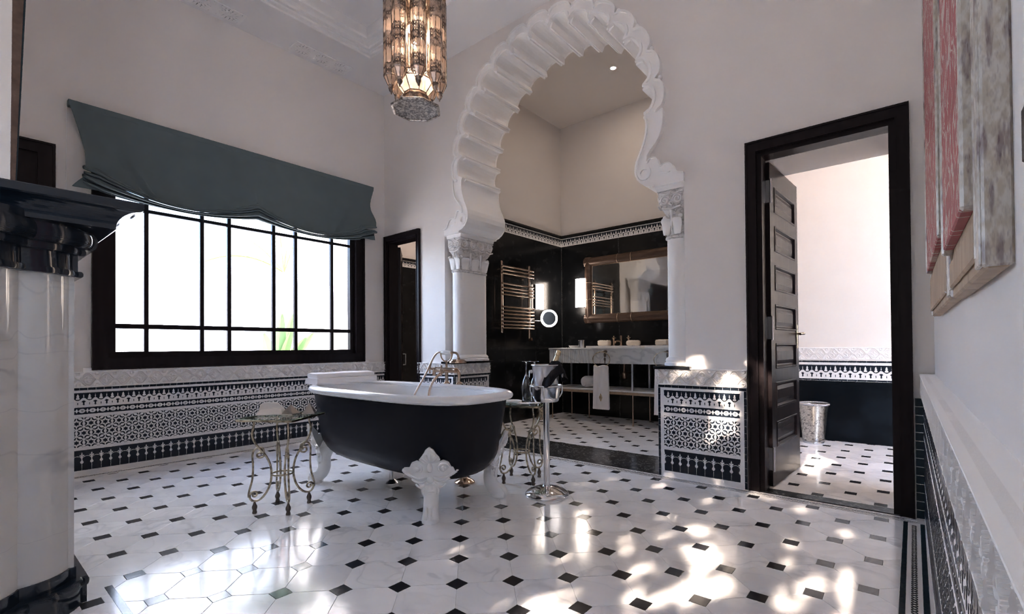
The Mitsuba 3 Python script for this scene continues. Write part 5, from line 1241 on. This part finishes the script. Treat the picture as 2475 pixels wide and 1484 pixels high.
add('wall_switch', X(bx(2.60, 2.68, 1.15, 1.215, 0, .014, .004), RW), M_DWOOD, label='dark switch plate at the right edge of the picture', category='switch')

# ------------------------------------------------------------------ fireplace with leaning mirror
fp = thing('fireplace', 'marble fireplace with clustered columns and a dark blue stone mantel at the left', 'fireplace')
def pier_plan(o):
    s = unary_union([Point(-1.70, -2.105).buffer(.140+o, 20), Point(-1.635, -2.285).buffer(.185+o, 28), sbox(-2.2, -2.44-o, -1.635, -1.965+o)])
    return s.difference(sbox(-2.3, -3, -2.19, 0))
add('column_shaft', prism(pier_plan(0), 1.09, tr(0, 0, .14)), M_COLMAR, smooth=35, parent=fp)
def stack(levels_, key, m, name):
    for z0, z1, o0, o1 in levels_:
        n = 6; P = []
        base = np.array(pier_plan(o0).exterior.coords)[:-1]
        add(name, prism(pier_plan((o0+o1)/2 if o0 != o1 else o0), z1-z0, tr(0, 0, z0)), m, smooth=35, parent=key)
def rounded_ring(z0, z1, o, key, m, name):
    ms = []; n = 15
    for j in range(n):
        t0 = -PI/2+PI*j/n; t1 = t0+PI/n; zc, hr = (z0+z1)/2, (z1-z0)/2; d = hr*.7*math.cos((t0+t1)/2)
        ms.append(prism(pier_plan(o+d), hr*(math.sin(t1)-math.sin(t0))+.0002, tr(0, 0, zc+hr*math.sin(t0))))
    add(name, ms, m, smooth=35, parent=key)
rounded_ring(1.222, 1.244, .018, fp, M_MANTEL, 'capital_ring'); stack([(1.243, 1.305, .010, .010)], fp, M_MANTEL, 'capital_band'); rounded_ring(1.303, 1.330, .024, fp, M_MANTEL, 'capital_ring'); rounded_ring(1.328, 1.392, .045, fp, M_MANTEL, 'capital_ring'); stack([(1.390, 1.42, .040, .040)], fp, M_MANTEL, 'capital_band')
stack([(0, .062, .036, .036), (.096, .142, .006, .006)], fp, M_MANTEL, 'plinth'); rounded_ring(.060, .098, .030, fp, M_MANTEL, 'plinth_ring')
# mantel: cove on two sides, fillet above
mp = [(0, 1.398), (0, 1.404)]+[(.062*(1-math.cos(t)), 1.404+.060*math.sin(t)) for t in np.linspace(0, PI/2, 10)[1:]]+[(.068, 1.468), (.070, 1.492), (.066, 1.496)]
P = []
for o, z in mp: P.append([(-2.25, -1.868+o, z), (-1.50+o, -1.868+o, z), (-1.50+o, -3.15, z)])
add('mantel_shelf', [grid_mesh(np.array(P)), bx(-2.25, -1.434, -3.15, -1.802, 1.488, 1.4965, .002), bx(-2.25, -1.50, -3.15, -1.868, 1.398, 1.42)], M_MANTEL, parent=fp)
add('chimney_breast', bx(-2.6, -2.19, YR+.005, -2.16, 0, 3.98), M_WALL, parent=fp)
add('chimney_side', bx(-2.19, -2.08, YR+.005, -2.46, 0, 1.40), M_COLMAR, parent=fp)
lm_ = thing('leaning_mirror', 'tall mirror in a narrow brown wooden frame standing on the mantel at the left edge', 'mirror')
MXP = fr((-1.97, 0, 0), (1, 0, 0))
add('stile', prism(Polygon([(-2.111, 1.498), (-2.100, 1.498), (-2.070, 2.5), (-2.104, 2.5)]), .03, MXP, -.02), M_MFRAME, parent=lm_)
add('glass_edge', prism(Polygon([(-2.1005, 1.498), (-2.096, 1.498), (-2.063, 2.5), (-2.0705, 2.5)]), .022, MXP, -.016), M_TTEAL, parent=lm_)
add('glass', prism(Polygon([(-3.1, 1.498), (-2.111, 1.498), (-2.104, 2.5), (-3.1, 2.5)]), .008, MXP, -.01), M_MIRROR, parent=lm_)

# ------------------------------------------------------------------ garden outside the window
add('garden_ground', bx(-14, XW-.26, -16, .99, -.35, -.15), M_PAVE, kind='structure')
add('terrace', bx(-5, 14, -30, YR-.31, -.35, -.02), M_PAVE, kind='structure')
struct('wall_garden', bx(-9.2, -9.0, -14, .99, -.2, 2.3), M_GARDEN)
def frond(p0, d, L, droop, n=9, ll=.26):
    """a feather leaf: rib and leaflets"""
    d = np.array(d, float); d /= np.linalg.norm(d); s = np.linspace(0, 1, 24)
    rib = np.array([np.array(p0)+d*L*q+np.array([0, 0, -droop*q**2.2]) for q in s]); ms = [tube(rib, np.linspace(.010, .002, 24), 5)]
    side = np.cross(d, [0, 0, 1.0]); side /= np.linalg.norm(side)+1e-9; v, f = [], []
    for q in range(3, 24):
        for sg in (-1, 1):
            b = rib[q]; l = ll*math.sin(PI*(.15+.85*s[q]))**.7; dirn = side*sg*.75+d*.7+np.array([0, 0, -.25]); dirn /= np.linalg.norm(dirn); wd = np.cross(dirn, [0, 0, 1.0]); wd /= np.linalg.norm(wd)+1e-9
            n0 = len(v); v += [b, b+dirn*l*.5+wd*.011, b+dirn*l+np.array([0, 0, -.05*l]), b+dirn*l*.5-wd*.011]; f += [[n0, n0+1, n0+2], [n0, n0+2, n0+3]]
    return cat(ms+[trimesh.Trimesh(np.array(v), np.array(f), process=False)])
pt = thing('palm_tree', 'slender palm with pink trunk and arching fronds outside the window', 'palm')
add('trunk', tube(spline([(-5.6, .55, -.15), (-5.6, .54, .7), (-5.59, .56, 1.5), (-5.58, .575, 2.0)], 20), np.linspace(.055, .026, 20), 10), M_PINKBARK, smooth=60, parent=pt)
for dx, dy, dz, L, dr_ in ((.5, .12, 1.0, 1.4, .25), (-.1, -.05, 1.0, 1.3, .1), (.1, -.9, .45, 1.5, 1.0), (.8, -.3, .6, 1.2, .7), (-.5, -.4, .8, 1.3, .5)):
    add('frond', frond((-5.58, .575, 1.95), (dx, dy, dz), L, dr_), M_PALE, parent=pt)
def paddle(p0, p1, w_, bend=.1):
    p0, p1 = np.array(p0, float), np.array(p1, float); s = np.linspace(0, 1, 12); ax = p1-p0; sd = np.cross(ax, [1, 0, .2]); sd /= np.linalg.norm(sd)
    rows = [[p0+ax*q+np.array([bend*q*q, 0, -bend*.3*q*q])+sd*t*w_*math.sin(PI*min(1, q*.96+.02))**.75+np.array([.02*abs(t), 0, 0]) for t in (-1, -.5, 0, .5, 1)] for q in s]
    return grid_mesh(np.array(rows))
bp = thing('banana_plant', 'low plant with broad paddle leaves at the foot of the palm outside the window', 'plant')
for p1, w_ in (((-5.2, .33, 1.40), .075), ((-5.25, .50, 1.43), .07), ((-5.15, .10, 1.16), .085), ((-5.2, .62, 1.12), .07), ((-5.15, .42, 1.20), .06), ((-5.2, .72, 1.18), .06)):
    add('leaf', paddle((-5.45, .44, .55), p1, w_), M_GREEN, parent=bp)
add('stem', [tube(spline([(-5.45, .44, -.15), (-5.45, .44, .3), (-5.42, .44, .62)], 8), .03, 8)], M_GREEN, parent=bp)

# ------------------------------------------------------------------ tree in front of the terrace door; the sun falls through its gaps
tree = thing('garden_tree', 'leafy garden tree on the terrace behind the camera', 'tree')
sx_ = np.cross([0, 0, 1.0], SUN); sx_ /= np.linalg.norm(sx_); sy_ = np.cross(SUN, sx_); TC = np.array([.0, 1.0, .2])+SUN*7.0
GAPS = [(-.277, -.901, 0, .05), (-.20, -.86, 0, .03), (-.124, -.411, 0, .035), (.02, -.10, 0, .05), (.07, -.13, 0, .05), (.19, -.337, 0, .05), (.10, -.42, 0, .06), (.05, -.55, 0, .035), (-.03, -.62, 0, .03), (.63, .43, 0, .08), (.70, .40, 0, .075), (.655, -.043, 0, .085), (.69, -.02, 0, .085), (.60, .03, 0, .07), (.66, -.20, 0, .085), (.68, -.35, 0, .08),
        (.27, .88, 0, .03), (-.002, 1.03, 0, .03), (.10, 1.0, 0, .025), (-.152, 1.086, .684, .05), (-.20, 1.086, .62, .035), (-.36, 1.086, .90, .025), (-.42, 1.086, .85, .035), (-.50, 1.086, .80, .03), (-.26, 1.086, .454, .04), (-.20, 1.086, .40, .05), (-.16, 1.086, .50, .035), (-.28, 1.086, .36, .03), (-.30, 1.086, .30, .025), (.792, 1.086, .86, .022), (.78, 1.086, .71, .022), (.80, 1.086, .93, .02), (.037, 1.3, .80, .05), (.037, 1.3, .68, .045), (.037, 1.3, .56, .03),
        (.20, 2.75, 0, .085), (.28, 2.85, 0, .085), (.16, 2.55, 0, .085), (.26, 2.60, 0, .085), (.22, 2.40, 0, .085), (.30, 2.45, 0, .085), (.18, 2.25, 0, .085), (.24, 2.95, 0, .05), (.12, 2.9, 0, .04), (.14, 2.0, 0, .05), (.18, 1.85, 0, .04), (.45, 2.5, 0, .03), (.55, 2.7, 0, .03), (.60, 2.1, 0, .035), (.68, 1.7, 0, .04), (.36, 1.9, 0, .02), (.33, .30, 0, .02), (.52, .62, 0, .018), (.35, .05, 0, .018), (-.25, -.25, 0, .02), (-.32, -.12, 0, .018), (-.05, .15, 0, .03), (-.12, .22, 0, .025), (-.3, .3, 0, .015), (.42, -.30, 0, .03), (.45, -.10, 0, .035), (-.45, -.55, 0, .018), (.78, .75, .30, .02), (.83, -.35, .25, .04), (.835, -.6, .25, .03), (.835, -.1, .1, .03)]
gq = np.array([[(np.array(q[:3])-TC)@sx_, (np.array(q[:3])-TC)@sy_, q[3]*.9-.018] for q in GAPS])
pl_ = []
r2 = np.random.RandomState(11)
N_ = 26000; uv_ = np.c_[r2.uniform(-3.0, 2.0, N_), r2.uniform(-2.6, 1.6, N_)]; lz = r2.uniform(-.7, .7, N_); la = r2.uniform(0, 2*PI, N_); ls = r2.uniform(.045, .075, N_)
dmin = np.min(np.hypot(uv_[:, None, 0]-gq[None, :, 0], uv_[:, None, 1]-gq[None, :, 1])-gq[None, :, 2], axis=1); keep = dmin > ls*.72
uv_, lz, la, ls = uv_[keep], lz[keep], la[keep], ls[keep]
L1 = np.cos(la)[:, None]*sx_+np.sin(la)[:, None]*sy_; L2 = -np.sin(la)[:, None]*sx_+np.cos(la)[:, None]*sy_
tl_ = r2.uniform(-.5, .5, (len(ls), 1)); L1 = L1+tl_*SUN; L1 /= np.linalg.norm(L1, axis=1, keepdims=True)
c_ = TC+uv_[:, :1]*sx_+uv_[:, 1:]*sy_+lz[:, None]*SUN
V_ = np.stack([c_-L1*ls[:, None], c_-L1*.3*ls[:, None]+L2*.46*ls[:, None], c_+L1*.4*ls[:, None]+L2*.40*ls[:, None], c_+L1*ls[:, None], c_+L1*.4*ls[:, None]-L2*.40*ls[:, None], c_-L1*.3*ls[:, None]-L2*.46*ls[:, None]], 1)
F_ = (np.array([[0, 1, 5], [1, 2, 5], [2, 4, 5], [2, 3, 4]])[None]+(np.arange(len(ls))*6)[:, None, None]).reshape(-1, 3)
add('foliage', trimesh.Trimesh(V_.reshape(-1, 3), F_, process=False), M_TREE, parent=tree, kind='stuff')
tb0 = TC+np.array([2.3, 0, 0]); tb0[2] = -.02
add('trunk', [tube(spline([tb0, tb0+[-.1, 0, 2.0], tb0+[-.25, .1, TC[2]-.5]], 16), np.linspace(.20, .12, 16), 12)]+[tube(spline([tb0+[-.25, .1, TC[2]-.6], TC+sx_*a+sy_*b*.4, TC+sx_*a*1.2+sy_*b], 10), np.linspace(.07, .012, 10), 8) for a, b in ((-1.2, 1.9), (1.0, 2.1))], M_BARK, smooth=60, parent=tree)
